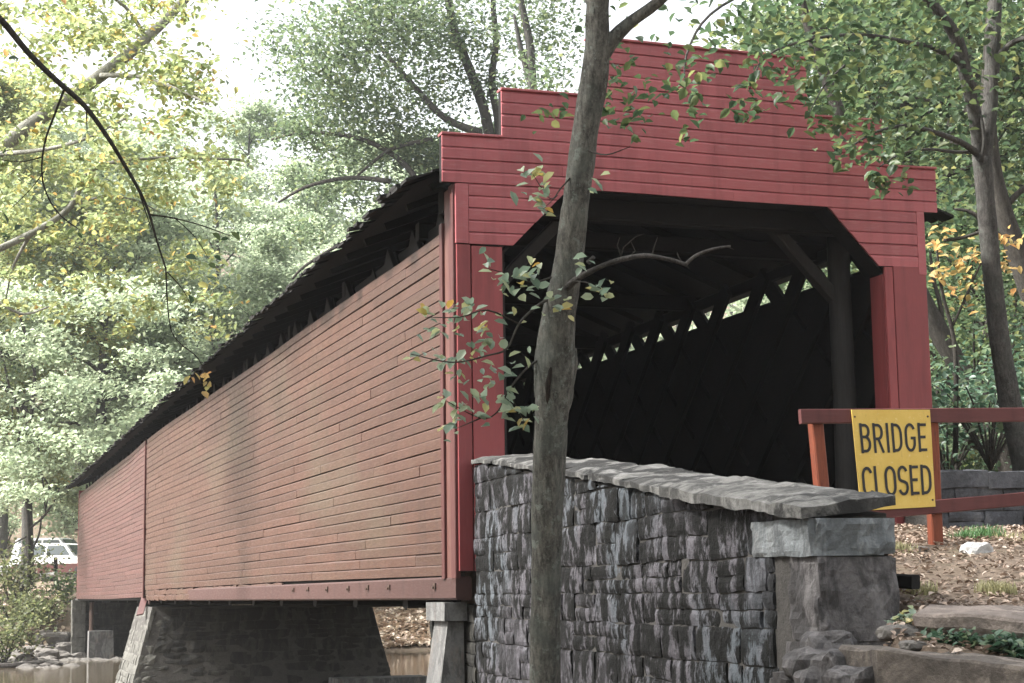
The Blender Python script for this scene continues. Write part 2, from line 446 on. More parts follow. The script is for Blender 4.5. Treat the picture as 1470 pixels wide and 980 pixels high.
def gen_tree(name, label, cat, base, H, r, lean=(0,0), start=.3, cr=4.0, limbs=16, per=90, leaf=.16, mat='leaf_far', bk='bark_mid',
             seed=1, group=None, sig=.55, flat=.45, trunk_pts=None, up=.55, topsparse=False, shape='diamond', extra=None, elev=(.15,.9)):
    rng = np.random.default_rng(seed)
    root = empty(name, base, label, cat, group)
    tb = MB(); cl = Cloud(seed+1)
    if trunk_pts is None:
        trunk_pts = []
        for i in range(7):
            t = i/6
            trunk_pts.append((base[0]+lean[0]*t*H+rng.normal()*.12*t*H*.1, base[1]+lean[1]*t*H+rng.normal()*.12*t*H*.1, base[2]-.15+t*H))
    T = [np.array(p, float) for p in trunk_pts]; n = len(T)
    rad = [r*(1.25 if i == 0 else 1)*(1-.82*i/(n-1)) for i in range(n)]
    tb.tube(T, rad, 9, .25, seed=seed*1.7)
    for k in range(limbs):
        t = start + (1-start)*(k+.5)/limbs + rng.normal()*.02; t = min(max(t,.05),.99)
        f = t*(n-1); i = min(int(f), n-2); p = T[i]*(1-(f-i))+T[i+1]*(f-i)
        az = k*2.399 + rng.normal()*.4
        el = elev[0] + (elev[1]-elev[0])*t + rng.normal()*.12
        q = (t-start)/(1-start)
        L = cr*(math.sin(math.pi*min(1,.18+.75*q))**.7)*rng.uniform(.75,1.15)
        d = np.array([math.cos(az)*math.cos(el), math.sin(az)*math.cos(el), math.sin(el)])
        pts = twig_path(rng, p, d, L, 5, .25, .3)
        r0 = r*(1-.8*t)*.5
        tb.tube(pts, [r0*(1-.16*j) for j in range(6)], 6)
        for j in range(2,6):
            cl.clump(pts[j], sig*(.8+.1*j), per*.22)
            for s in range(2):
                dd = (pts[j]-pts[j-1]) + rng.normal(size=3)*.55*L/5*1.5
                sub = twig_path(rng, pts[j], dd, L*.33*rng.uniform(.6,1.2), 3, .25, .4)
                tb.tube(sub, [r0*.35, r0*.25, r0*.17, r0*.08], 4, smooth=False)
                cl.clump(sub[2], sig*.75, per*.10, flat); cl.clump(sub[3], sig*.8, per*.10, flat)
    if extra: extra(tb, cl, rng)
    tb.build('trunk', M[bk], root, True)
    leaves('crown', cl.all(), leaf, M[mat], seed+2, root, shape, up)
    return root
# ------------------------------------------------------------------ covered bridge
LEN = 46.5
bridge = empty('covered_bridge', (2.6, 0, .62), 'long red timber covered bridge with a stepped board front and an open dark entrance', 'covered bridge')

def ztop(y): return float(np.interp(y, [0,8,16,26,36,47], [3.655,3.675,3.70,3.69,3.655,3.56]))
def zbot(y): return float(np.interp(y, [0,.45,9.1,25.6,36,47], [.155,.155,.18,.14,.09,.10]))
def xside(y, z):
    s = -.10*math.exp(-((y-23.5)/5.0)**2) + .03*noise.noise(Vector((y*.22, z*.5, 3.1))) + .012*noise.noise(Vector((y*.9, z*2.3, 9.1)))
    return s
BOARD = [(.026,-.012),(.022,.020),(.82,.023),(.90,.017),(.95,.010),(1.0,.004),(1.0,-.012)]

def siding_rows(mb, rows, y0, y1, side=-1, xbase=0.0, step=1.1, ragged=0.0, rng=random, zf=None, xf=xside, lens=(2.4,5.0)):
    """lapped boards along y; side=-1 faces -x"""
    for k in rows:
        y = y0 - rng.uniform(0, 2.5)
        while y < y1:
            L = rng.uniform(*lens); a = max(y, y0); b = min(y+L, y1) - .004
            y += L
            if b - a < .15: continue
            n = max(1, int((b-a)/step)); prev = None; vs = []; fs = []
            dz = rng.uniform(-.004,.004); dx = rng.uniform(-.002,.004)
            e0 = rng.uniform(-ragged,ragged) if ragged else 0
            for i in range(n+1):
                yy = a + (b-a)*i/n
                z0, z1 = zf(k, yy), zf(k+1, yy)
                for (t, d) in BOARD:
                    z = z0 + (z1-z0)*t + dz + (e0*(i/n-.5))
                    vs.append((xbase + xf(yy, z) + side*(d+dx), yy, z))
            m = len(BOARD)
            for i in range(n):
                for j in range(m-1):
                    q = (i*m+j, (i+1)*m+j, (i+1)*m+j+1, i*m+j+1)
                    fs.append(q if side > 0 else q[::-1])
            fs.append(tuple(range(m-1,-1,-1))); fs.append(tuple(n*m+j for j in range(m)))
            mb.add(vs, fs)
NROW = 30
def zf_near(k, y):
    a, b = zbot(y), ztop(y)
    return a + (b-a)*k/NROW
rng0 = random.Random(11)
# near side wall up to the seam, and the far stretch beyond it
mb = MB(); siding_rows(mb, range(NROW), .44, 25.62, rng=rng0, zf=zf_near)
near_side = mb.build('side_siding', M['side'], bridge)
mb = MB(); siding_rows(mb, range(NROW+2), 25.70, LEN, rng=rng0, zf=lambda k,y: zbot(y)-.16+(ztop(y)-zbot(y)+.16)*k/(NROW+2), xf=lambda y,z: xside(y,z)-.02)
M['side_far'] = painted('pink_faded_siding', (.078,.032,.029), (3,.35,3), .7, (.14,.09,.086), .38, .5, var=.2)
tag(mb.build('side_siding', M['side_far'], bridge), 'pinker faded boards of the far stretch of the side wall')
# two broken rows of short boards hanging under the middle of the wall
mb = MB(); siding_rows(mb, [0,1], 9.1, 25.6, rng=rng0, zf=lambda k,y: zbot(y)-.235+.115*k, ragged=.05, lens=(.35,1.3), step=.6, xf=lambda y,z: xside(y,z)+.012)
tag(mb.build('skirt_boards', M['side'], bridge), 'two rows of short splintered boards along the wall foot')
mb = MB(); mb.bar((-.06,25.9,-.02),(-.28,24.9,-.42),.03,.16,up=(1,0,.3)); mb.bar((-.05,25.0,.0),(-.07,24.9,-.16),.03,.12,up=(0,1,0))
tag(mb.build('loose_board', M['side_far'], bridge), 'broken board hanging loose below the seam')
# dark backing boards behind the siding
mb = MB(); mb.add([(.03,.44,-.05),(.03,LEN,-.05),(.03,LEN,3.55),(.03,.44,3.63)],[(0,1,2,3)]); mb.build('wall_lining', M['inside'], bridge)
# seam post
mb = MB(); mb.bar((-.125,25.66,-.05),(-.125,25.66,3.66),.09,.035,up=(1,0,0)); mb.build('seam_strip', M['trim'], bridge)
# corner boards on the side
mb = MB()
mb.bar((-.045,.40,.13),(-.045,.40,3.70),.10,.05,up=(1,0,0)); mb.build('corner_board', M['trim'], bridge)
M['trim_side'] = painted('brown_faded_trim', (.115,.048,.039), (4,4,.4), .4, (.18,.12,.10), .5)
mb = MB(); mb.bar((-.020,.25,.14),(-.020,.25,4.02),.20,.04,up=(1,0,0)); mb.build('corner_board', M['trim_side'], bridge)
mb = MB(); mb.bar((-.030,.075,.13),(-.030,.075,4.03),.148,.055,up=(1,0,0)); mb.build('corner_board', M['trim'], bridge)
# bottom chord with bolts
mb = MB(); mb.bar((.03,.02,.035),(.03,25.4,.005),.16,.225); 
mb.build('bottom_chord', M['chord'], bridge)
for yy in (.75,2.6,3.6,4.6,5.8,7.0,8.0):
    b = MB(); b.box((-.066,yy-.035,.02+.02*random.random()),(-.04,yy+.035,.09)); b.tube([(-.085,yy,.05),(-.06,yy,.05)],[.016,.016],6,smooth=False)
    b.build('bolt_block', M['iron'], bridge)
mb = MB(); mb.box((-.06,.0,.155),(.02,LEN,.163)); 
mb = MB(); mb.bar((5.2,.02,.03),(5.2,LEN,.0),.2,.25); mb.bar((.06,25.5,.0),(.06,LEN,-.02),.14,.2); mb.build('bottom_chord', M['inside'], bridge)

# ---- portal front
XL, XR = -.03, 5.30
def open_l(z): return .45 + max(0, z-3.30)*.985
def open_r(z): return 4.78 - max(0, z-3.36)*.95
rows = []
zz = np.linspace(3.42, 4.04, 6)
for a, b in zip(zz[:-1], zz[1:]): rows.append((a, b, 'low'))
for a, b in zip(np.linspace(4.04,4.53,5)[:-1], np.linspace(4.04,4.53,5)[1:]): rows.append((a, b, 's1'))
for a, b in zip(np.linspace(4.53,5.03,5)[:-1], np.linspace(4.53,5.03,5)[1:]): rows.append((a, b, 's2'))
for a, b in zip(np.linspace(5.03,5.66,6)[:-1], np.linspace(5.03,5.66,6)[1:]): rows.append((a, b, 's3'))
EXT = {'low':(.108,5.205),'s1':(-.165,5.475),'s2':(.465,4.83),'s3':(1.43,3.935)}
fac = MB(); prof = [(.014,.0),(.01,.021),(.76,.024),(.86,.016),(.94,.009),(1,.006),(1,.0)]
def sagz(x): return .012*math.sin(x*1.1+.4) + .006*noise.noise(Vector((x*.8,0,2)))
def fboard(a, b, xl, xr):
    n = max(1, int(abs(xr(a)-xl(a))/.9)); vs = []; fs = []; m = len(prof); dd = random.uniform(0,.004); dz = random.uniform(-.002,.002)
    for i in range(n+1):
        for (t, d) in prof:
            z = a+(b-a)*t; x = xl(z)+(xr(z)-xl(z))*i/n
            vs.append((x, -d-dd, z+dz+sagz(x)))
    for i in range(n):
        for j in range(m-1): fs.append((i*m+j, (i+1)*m+j, (i+1)*m+j+1, i*m+j+1))
    fs.append(tuple(range(m-1,-1,-1))); fs.append(tuple(n*m+j for j in range(m)))
    fac.add(vs, fs)
for (a, b, kind) in rows:
    x0, x1 = EXT[kind]
    if kind == 'low':
        fboard(a, b, lambda z: x0, open_l); fboard(a, b, open_r, lambda z: x1)
    else:
        cuts = [x0]
        x = x0 + random.uniform(1.2,3.6)
        while x < x1-.6: cuts.append(x); x += random.uniform(2.4,4)
        cuts.append(x1)
        for c0, c1 in zip(cuts[:-1], cuts[1:]): fboard(a, b, lambda z, c=c0: c+.001, lambda z, c=c1: c-.001)
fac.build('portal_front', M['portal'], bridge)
# backing behind the boards (thickness of the false front)
bk_ = MB()
for (z0,z1,kind) in ((4.05,4.53,'s1'),(4.53,5.03,'s2'),(5.03,5.655,'s3')):
    x0,x1 = EXT[kind]; bk_.box((x0+.004,.001,z0+.001),(x1-.004,.09,z1+sagz((x0+x1)/2)-.001))
for sgn in (0,1):
    if sgn == 0: pts = [(.0,3.42),(.43,3.42),(1.13,4.05),(.0,4.05)]
    else: pts = [(5.28,3.42),(5.28,4.05),(4.15,4.05),(4.80,3.42)]
    vs = [(x,.001,z) for x,z in pts]+[(x,.09,z) for x,z in pts]
    bk_.add(vs,[(0,1,2,3),(7,6,5,4),(0,4,5,1),(1,5,6,2),(2,6,7,3),(3,7,4,0)])
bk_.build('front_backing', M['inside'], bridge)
# cap strips on each parapet step
for (x0,x1,z) in ((-.17,.475,4.535),(4.82,5.48,4.575-.04),(.46,1.44,5.035),(3.925,4.84,5.035),(1.42,3.945,5.665)):
    c = MB(); c.bar((x0,.03,z+sagz(x0)),(x1,.03,z+sagz(x1)),.15,.022); c.build('parapet_cap', M['portal'], bridge)
# corner boards beside the low rows, pilasters below
c = MB(); c.bar((.036,-.014,3.43),(.036,-.014,4.035),.135,.032,up=(0,1,0)); c.build('front_corner_board', M['portal'], bridge)
c = MB(); c.bar((5.255,-.014,3.34),(5.255,-.014,4.035),.095,.034,up=(0,1,0)); c.build('front_corner_board', M['portal'], bridge)
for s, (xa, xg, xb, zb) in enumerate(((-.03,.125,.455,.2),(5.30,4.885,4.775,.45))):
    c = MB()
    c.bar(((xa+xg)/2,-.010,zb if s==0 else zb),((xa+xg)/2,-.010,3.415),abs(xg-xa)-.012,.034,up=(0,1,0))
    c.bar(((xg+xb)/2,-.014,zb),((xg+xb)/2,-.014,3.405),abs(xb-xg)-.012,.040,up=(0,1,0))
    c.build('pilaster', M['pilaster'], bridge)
    j = MB(); xj = .440 if s == 0 else 4.795
    sg = 1 if s == 0 else -1
    j.bar((xj+sg*.001,.15,zb),(xj+sg*.001,.15,3.33),.03,.27,up=(0,1,0)); j.build('jamb_lining', M['pilaster'], bridge)
    sf = MB(); q = [(xj,3.33),(1.14,4.045)] if s == 0 else [(xj,3.36),(4.12,4.045)]
    sf.bar((q[0][0],.15,q[0][1]),(q[1][0],.15,q[1][1]),.27,.03); sf.build('splay_lining', M['inside'], bridge)
hd = MB(); hd.bar((1.1,.16,4.06),(4.15,.16,4.06),.26,.05); hd.bar((.0,.6,3.98),(5.2,.6,3.98),.2,.24); hd.build('entrance_header', M['inside'], bridge)

# ---- roof
EX0, EX1, RX, RZ = -.45, 5.66, 2.6, 5.28
def zeave(y): return float(np.interp(y,[0,6.5,17,28.6,42.8,47.5],[4.065,4.03,3.98,3.90,3.82,3.78])) + (.045*noise.noise(Vector((y*.33,1.7,0))) + .02*noise.noise(Vector((y*1.1,4.7,0))))*min(1,max(0,y-.5))
def zridge(y): return zeave(y) + 1.24
rf = MB(); rr = random.Random(5)
for side in (0,1):
    ex = EX0 if side == 0 else EX1
    for layer in range(14):
        y = .10
        t0 = layer/14; 
        while y < 47.4:
            wdt = rr.uniform(.12,.30) if layer == 0 else rr.uniform(.9,1.6)
            ya, yb = y, min(y+wdt-.006, 47.4); y += wdt
            ov = rr.uniform(-.08,.10) if layer == 0 else 0; lift = rr.uniform(0,.03)+(rr.uniform(.02,.06) if layer == 0 and rr.random() < .18 else 0)
            t1 = t0 + 1.25/14
            xa = ex + (RX-ex)*t0 - (ov if side == 0 else -ov); xb = ex + (RX-ex)*t1
            vs = []
            for yy in (ya, yb):
                za = zeave(yy)+(zridge(yy)-zeave(yy))*t0+lift+.02 - ov*.4; zb_ = zeave(yy)+(zridge(yy)-zeave(yy))*min(t1,1.0)+.008
                th = .035
                vs += [(xa,yy,za),(xb if t1<=1 else RX,yy,zb_),(xb if t1<=1 else RX,yy,zb_-.012),(xa,yy,za-th)]
            rf.add(vs,[(0,4,5,1),(3,2,6,7),(0,1,2,3),(4,7,6,5),(0,3,7,4),(1,5,6,2)])
rf.build('shingle_roof', M['shingle'], bridge)
sh = MB()   # roof boarding under the shingles
ys = list(np.linspace(.1,47.3,25))
for ex, off in ((EX0+.06,0),(EX1-.06,0)):
    vs=[]; fs=[]
    for yy in ys:
        ze, zr = zeave(yy), zridge(yy)
        vs += [(ex,yy,ze-.025),(RX,yy,zr-.025)]
    for i in range(len(ys)-1): fs.append((2*i,2*i+1,2*i+3,2*i+2))
    sh.add(vs,fs)
sh.build('roof_boarding', M['inside'], bridge)
# rafters, tie beams, posts, lattice: built once, copied
def copies(proto, ylist, dzf=None):
    for yy in ylist:
        c = proto.copy(); COL.objects.link(c); c.parent = bridge
        c.matrix_parent_inverse = bridge.matrix_basis.inverted()
        c.location = (0, yy, dzf(yy) if dzf else 0)
for ex in (EX0+.30, EX1-.30):
    r_ = MB(); r_.bar((ex,.5,4.065-.09+.145),(RX,.5,4.065+1.24-.09),.07,.12)
    ro = r_.build('rafter', M['inside'], bridge)
    copies(ro, [k*.95 for k in range(1,49)], lambda y: zeave(y+.5)-zeave(.5))
tb_ = MB(); tb_.bar((.1,1.9,3.93),(5.15,1.9,3.93),.16,.2); tb0 = tb_.build('tie_beam', M['inside'], bridge)
copies(tb0, [k*3.66 for k in range(1,12)], lambda y: zeave(y)-zeave(0))
# top plates
for x in (.30, 5.08):
    p_ = MB()
    for i in range(12):
        ya, yb = .3+i*3.9, .3+(i+1)*3.9-.01
        p_.bar((x,ya,zeave(ya)-.20),(x,yb,zeave(yb)-.20),.20,.16)
    p_.build('top_plate', M['inside'], bridge)
# plank lattice trusses (two directions of planks)
def lattice(x, y0, z0, y1, z1):
    l_ = MB(); l_.bar((x,y0,z0),(x,y1,z1),.065,.235,up=(0,0,1)); return l_.build('lattice_plank', M['inside'], bridge)
LZ0, LZ1, LRUN, LP = .2, 3.92, 4.1, 1.11
for x, dx in ((.14,.075),(5.02,-.075)):
    for k in range(-4,40):                    # short planks are cut off at the entrance
        a = -.75+LP*k
        if .35-LRUN*.85 < a < .35: lattice(x, .35, LZ0+(.35-a)/LRUN*(LZ1-LZ0), a+LRUN, LZ1)
        b = .56+LP*k
        if .9 < b < .35+LRUN: lattice(x+dx, b, LZ0, .35, LZ0+(b-.35)/LRUN*(LZ1-LZ0))
    lo = lattice(x, .0, LZ0, LRUN, LZ1); lo.location = (0,-.75+LP*2,0)
    copies(lo, [-.75+LP*k for k in range(3,39)], lambda y: max(-.2,(zeave(y)-zeave(0))*.6))
    lo = lattice(x+dx, .0, LZ0, -LRUN, LZ1); lo.location = (0,.56+LP*4,0)
    copies(lo, [.56+LP*k for k in range(5,41)], lambda y: max(-.2,(zeave(y)-zeave(0))*.6))
# gable-side portal posts with knee braces
for x, sgn in ((.62,1),(4.69,-1)):
    p_ = MB(); p_.tube([(x,.80,.55),(x-.005*sgn,.80,2.2),(x,.80,3.98)],[.135,.13,.125],10,.05); p_.build('portal_post', M['post'], bridge, True)
    k_ = MB(); k_.bar((x+sgn*.03,.80,3.15),(x+sgn*.85,.80,4.0),.13,.15,up=(0,1,0)); k_.build('knee_brace', M['post'], bridge)
# deck and floor beams
dk = MB(); y = .05
while y < LEN-.3:
    dk.box((.25,y,.50),(4.95,y+.27,.56+random.uniform(0,.012))); y += .28
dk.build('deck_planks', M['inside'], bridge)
fb = MB(); fb.bar((.1,2.5,-.02),(5.1,2.5,-.02),.22,.30); fbo = fb.build('floor_beam', M['inside'], bridge)
copies(fbo, [2.4*k for k in range(1,18)])
st = MB()
for x in (.8,1.7,2.6,3.5,4.4): st.bar((x,.3,.37),(x,LEN-.2,.37),.14,.22)
st.build('floor_joists', M['inside'], bridge)
# right side wall and far portal
mb = MB(); siding_rows(mb, range(15), .3, LEN, side=1, xbase=5.16, rng=rng0, zf=lambda k,y: .1+(ztop(y)-.075-.1)*k/15, xf=lambda y,z: 0, lens=(4,6), step=6)
mb.box((5.06,.36,.0),(5.135,LEN,3.52)); mb.build('side_siding', M['inside'], bridge)
fe = MB(); fe.box((-.04,LEN,.0),(.5,LEN+.1,3.7)); fe.box((4.75,LEN,.0),(5.3,LEN+.1,3.7)); fe.box((.5,LEN,3.2),(4.75,LEN+.1,4.05))
fe.build('far_portal', M['portal'], bridge)

# ------------------------------------------------------------------ stone masonry
def masonry(mb, O, U, V, N, L, H, cw=(.25,.55), ch=(.13,.24), depth=.10, seed=1, res=.06, topf=None, gap=.006, rough=.013, big=None, botf=None, warp=1.0):
    """rough coursed stones on the face O + u*U + v*V, outward normal N"""
    O, U, V, N = (Vector(a) for a in (O,U,V,N)); rg = random.Random(seed)
    v = 0.0
    while v < H - .03:
        h = min(rg.uniform(*ch), H - v)
        if H - v - h < ch[0]*.6: h = H - v
        u = -rg.uniform(0, cw[0])
        while u < L - .02:
            w_ = rg.uniform(*cw); u0 = max(u, 0); u1 = min(u + w_, L); u += w_
            if u1 - u0 < .05: continue
            um = (u0+u1)/2
            sub = [(v, v+h)] if (rg.random() > .35 or h < .14) else [(v, v+h*.5), (v+h*.5, v+h)]
            for (a, b) in sub:
                if topf: 
                    t = topf(um)
                    if a > t - .03: continue
                    b = min(b, t)
                if botf and b < botf(um): continue
                stone_block(mb, O, U, V, N, u0+gap*rg.uniform(.3,1), u1-gap*rg.uniform(.3,1), a+gap*rg.uniform(.3,1), b-gap*rg.uniform(.3,1), depth, rg, res, rough, warp)
        v += h

def stone_block(mb, O, U, V, N, u0, u1, v0, v1, depth, rg, res=.06, rough=.018, warp=0.0):
    nu = max(3, min(18, int((u1-u0)/res))); nv = max(3, min(12, int((v1-v0)/res)))
    off = rg.uniform(-.006,.008); tu = rg.uniform(-.05,.05); tv = rg.uniform(-.06,.06)
    sk = [rg.uniform(-.012,.012) for _ in range(4)]; sd = rg.uniform(0,100)
    vs = []; 
    for i in range(nu+1):
        for j in range(nv+1):
            a, b = i/nu, j/nv
            e = min(a,1-a)*(u1-u0); g = min(b,1-b)*(v1-v0)
            edge = -.008*max(0, 1-e/.018)**2 - .008*max(0,1-g/.018)**2
            uu = u0+(u1-u0)*a + sk[0]*(b-.5) + (.010*noise.noise(Vector((b*3,sd,0))) if i in (0,nu) else 0)
            vv = v0+(v1-v0)*b + sk[1]*(a-.5) + (.010*noise.noise(Vector((a*3,sd,5))) if j in (0,nv) else 0)
            d = off + edge + tu*(a-.5)*(u1-u0) + tv*(b-.5)*(v1-v0) + rough*noise.noise(Vector((uu*7+sd, vv*7, sd))) + rough*.5*noise.noise(Vector((uu*19+sd, vv*19, sd)))
            wv = noise.noise(Vector((uu*1.1, vv*1.1, 3.3))); wu2 = noise.noise(Vector((uu*1.4, vv*1.4, 8.3)))
            vs.append(O + U*(uu+.03*wu2*warp) + V*(vv+.045*wv*warp) + N*d)
    k0 = len(vs); m = nv+1
    fs = [(i*m+j,(i+1)*m+j,(i+1)*m+j+1,i*m+j+1) for i in range(nu) for j in range(nv)]
    ring = [i*m for i in range(nu)] + [nu*m+j for j in range(nv)] + [i*m+nv for i in range(nu,0,-1)] + [j for j in range(nv,0,-1)]
    for r in ring: vs.append(vs[r] - N*depth)
    n = len(ring)
    fs += [(ring[i], k0+i, k0+(i+1)%n, ring[(i+1)%n]) for i in range(n)]
    mb.add(vs, fs)

def quad(mb, O, U, V, L, H, off, N):
    O, U, V, N = (Vector(a) for a in (O,U,V,N)); O = O - N*off
    mb.add([O, O+U*L, O+U*L+V*H, O+V*H], [(0,1,2,3)])

# ---- wing wall
WA = Vector((.115,-.06,0)); WB = Vector((-.175,-7.50,0))
wu = (WB-WA).normalized(); WL = (WB-WA).length; wn = Vector((wu.y, -wu.x, 0))
if wn.x > 0: wn = -wn
def wtop(u):   # underside of the coping
    return float(np.interp(u, [0,.3,1.5,3.2,4.9,5.9,WL], [1.235,1.225,1.09,.895,.675,.555,.385]))
wing = empty('wing_wall', (.4,-3.7,-1), 'long rubble stone wing wall with black water stains running up to the bridge front', 'stone wall')
mb = MB()
masonry(mb, WA+Vector((0,0,-2.35)), wu, (0,0,1), wn, WL-.58, 3.7, (.22,.66), (.13,.33), .12, 23, .03, warp=.35, rough=.011, topf=lambda u: wtop(u)+2.35-.005)
mb.build('rubble_face', M['wall'], wing)
mb = MB(); vs=[]; us = np.linspace(0,WL-.05,24)
for u in us:
    for (dd, z) in ((-.02,-2.4),(-.02,wtop(u)-.02),(-.48,wtop(u)+.02),(-.48,-2.4)):
        p = WA + wu*float(u) + wn*dd; vs.append((p.x,p.y,z))
mb.add(vs, [(4*i+a,4*i+(a+1)%4,4*i+4+(a+1)%4,4*i+4+a) for i in range(23) for a in range(4)] + [(0,1,2,3),(95,94,93,92)])
mb.build('mortar_core', M['mortar'], wing)
# end stones of the wall
eb = MB(); rg = random.Random(4)
def block(u0,u1,z0,z1,d0=.03,d1=-.50,rough=.022,mbx=None,res=.05):
    """block through the wall with rough faces on the stream side and at the end"""
    b = mbx or eb
    O = WA + wn*d0
    stone_block(b, O, wu, Vector((0,0,1)), wn, u0, u1, z0, z1, .45, rg, res, rough)
    O2 = WA + wu*u1 + wn*d0
    stone_block(b, O2, -wn, Vector((0,0,1)), wu, 0.012, d0-d1, z0+.004, z1-.004, .3, rg, res, rough)
    A = WA + wu*u0 + wn*(d0-.02); B = WA+wu*(u1-.02)+wn*(d0-.02); C_ = WA+wu*(u1-.02)+wn*d1; D_ = WA+wu*u0+wn*d1
    b.add([(q.x,q.y,z) for z in (z0+.012,z1-.012) for q in (A,B,C_,D_)],[(0,3,2,1),(4,5,6,7),(0,1,5,4),(1,2,6,5),(2,3,7,6),(3,0,4,7)])
block(WL-.34,WL+.02,-.30,.17,.006,rough=.03,res=.03)
eb.build('end_block', M['quoin'], wing)
eb = MB(); block(WL-.85,WL+.02,.175,.385,.02,rough=.03,res=.03); tag(eb.build('end_block', M['bluestone'], wing),'pale blue grey stone under the end of the coping')
eb = MB(); block(WL-.42,WL+.02,-.52,-.305,.02); block(WL-.54,WL+.10,-.80,-.53,.05); block(WL-.65,WL+.16,-1.4,-.81,.08); eb.build('foot_stones', M['quoin'], wing)
# coping slabs, tilted towards the stream
def coping(u0, u1, th, front, back, tilt, seed, zoff=0.0, mat='cap'):
    b = MB(); rg = random.Random(seed); nu = max(4,int((u1-u0)/.07)); nw = 8; vs=[]
    for lay in (0,1):
        for i in range(nu+1):
            for j in range(nw+1):
                a = i/nu; t = j/nw; u = u0+(u1-u0)*a
                d = front+(back-front)*t
                e = .02*noise.noise(Vector((u*4, seed, t*2))) if j in (0,nw) else 0
                if j == 0: e += .02*noise.noise(Vector((u*11, seed, 3)))
                ue = u + (.03*noise.noise(Vector((t*4,seed,1))) if i in (0,nu) else 0)
                z = wtop(u) + zoff + (th if lay else 0) + tilt*(front-d)
                z += .015*noise.noise(Vector((u*3,d*3,seed+lay*7))) + .016*noise.noise(Vector((u*8,d*8,seed+lay*3))) + .008*noise.noise(Vector((u*22,d*22,seed+lay*3)))
                if lay and (j in (0,nw) or i in (0,nu)): z -= .018
                p = WA + wu*ue + wn*(d+e); vs.append((p.x,p.y,z))
    m = nw+1; K = (nu+1)*m; fs=[]
    for i in range(nu):
        for j in range(nw):
            q=(i*m+j,(i+1)*m+j,(i+1)*m+j+1,i*m+j+1); fs.append(q); fs.append(tuple(K+x for x in q[::-1]))
    for i in range(nu):
        for j in (0,nw): fs.append((i*m+j,(i+1)*m+j,K+(i+1)*m+j,K+i*m+j))
    for j in range(nw):
        for i in (0,nu): fs.append((i*m+j,i*m+j+1,K+i*m+j+1,K+i*m+j))
    b.add(vs,fs); return b.build('coping_slab', M[mat], wing, False)
coping(0,.72,.05,.022,-.53,.07,1); coping(.735,1.30,.06,.012,-.53,.08,8); coping(1.315,2.1,.05,.025,-.54,.08,2); coping(2.12,2.75,.065,.010,-.54,.10,9)
coping(2.765,3.5,.055,.028,-.54,.10,3); coping(3.52,4.3,.07,.015,-.55,.12,4); coping(4.32,5.25,.06,.03,-.55,.12,7); coping(5.27,WL+.03,.085,.09,-.50,.11,5,-.005)

# ---- near abutment under the portal and its pale pillar
ab = empty('near_abutment', (2.6,.8,-2.2), 'dark stone abutment under the entrance end of the bridge', 'bridge abutment')
mb = MB(); mb.box((.16,.35,-2.8),(5.2,1.6,-.14)); mb.build('abutment_core', M['mortar'], ab)
mb = MB(); masonry(mb,(.13,1.62,-2.8),(0,-1,0),(0,0,1),(-1,0,0),1.6,2.66,(.3,.6),(.2,.3),.1,31,.1); masonry(mb,(.16,1.63,-2.8),(1,0,0),(0,0,1),(0,1,0),5.0,2.66,(.3,.6),(.2,.3),.1,32,.2)
mb.build('abutment_face', M['pierstone'], ab)
ft = MB(); ft.box((.3,-.2,-.14),(5.1,.3,.50)); ft.build('backwall', M['mortar'], ab)
cp = empty('support_pillar', (.0,.4,-2.4), 'pale stained concrete pillar with a block cap under the near bridge corner', 'pillar')
c = MB()
def frust(b, x0,x1,y0,y1,z0,X0,X1,Y0,Y1,z1):
    b.add([(x0,y0,z0),(x1,y0,z0),(x1,y1,z0),(x0,y1,z0),(X0,Y0,z1),(X1,Y0,z1),(X1,Y1,z1),(X0,Y1,z1)],
          [(0,3,2,1),(4,5,6,7),(0,1,5,4),(1,2,6,5),(2,3,7,6),(3,0,4,7)])
frust(c,-.36,.10,.22,.85,-2.5,-.06,.10,.27,.75,-.285); c.build('shaft', M['concrete'], cp)
c = MB(); frust(c,-.12,.11,.18,.85,-.28,-.12,.11,.18,.85,-.10); c.build('pillar_cap', M['concrete'], cp)

# ---- middle pier
pier = empty('middle_pier', (2.6,26.2,-2.5), 'battered stone pier standing in the stream under the middle of the bridge', 'bridge pier')
y0p, y1p = 24.5, 27.6
core = MB(); frust(core,-.72,5.72,y0p-.42,y1p+.4,-2.9,-.05,5.1,y0p+.03,y1p,-.25); core.build('pier_core', M['mortar'], pier)
def bat(b, A, B, A2, B2, N, seed, cw, ch, depth=.08, res=.16):
    """masonry on a battered face given its bottom (A,B) and top (A2,B2) corners"""
    A,B,A2,B2 = map(Vector,(A,B,A2,B2)); tmp = MB()
    L = (B-A).length; H = ((A2+B2)/2-(A+B)/2).length
    masonry(tmp,(0,0,0),(1,0,0),(0,1,0),(0,0,1),L,H,cw,ch,depth,seed,res)
    N = Vector(N).normalized(); vs=[]
    for (u,v,d) in tmp.v:
        s=u/L; t=v/H; p=(A*(1-s)+B*s)*(1-t)+(A2*(1-s)+B2*s)*t + N*d; vs.append(p)
    b.add(vs,tmp.f)
f1 = MB(); bat(f1,(-.40,y0p-.36,-2.6),(5.70,y0p-.36,-2.6),(.26,y0p,-.30),(5.08,y0p,-.30),(0,-1,.15),41,(.4,.8),(.2,.32)); f1.build('pier_face', M['pierstone'], pier)
f2 = MB(); bat(f2,(-.68,y1p+.3,-2.6),(-.68,y0p-.36,-2.6),(-.06,y1p,-.30),(-.06,y0p,-.30),(-1,0,.25),42,(.4,.7),(.2,.34))
f2.build('pier_face', M['pierlight'], pier)
f3 = MB(); bat(f3,(-.70,y0p-.38,-2.6),(-.32,y0p-.38,-2.6),(-.08,y0p-.02,-.55),(.30,y0p-.02,-.55),(0,-1,.15),44,(.36,.40),(.24,.34)); f3.build('pier_quoins', M['pierlight'], pier)
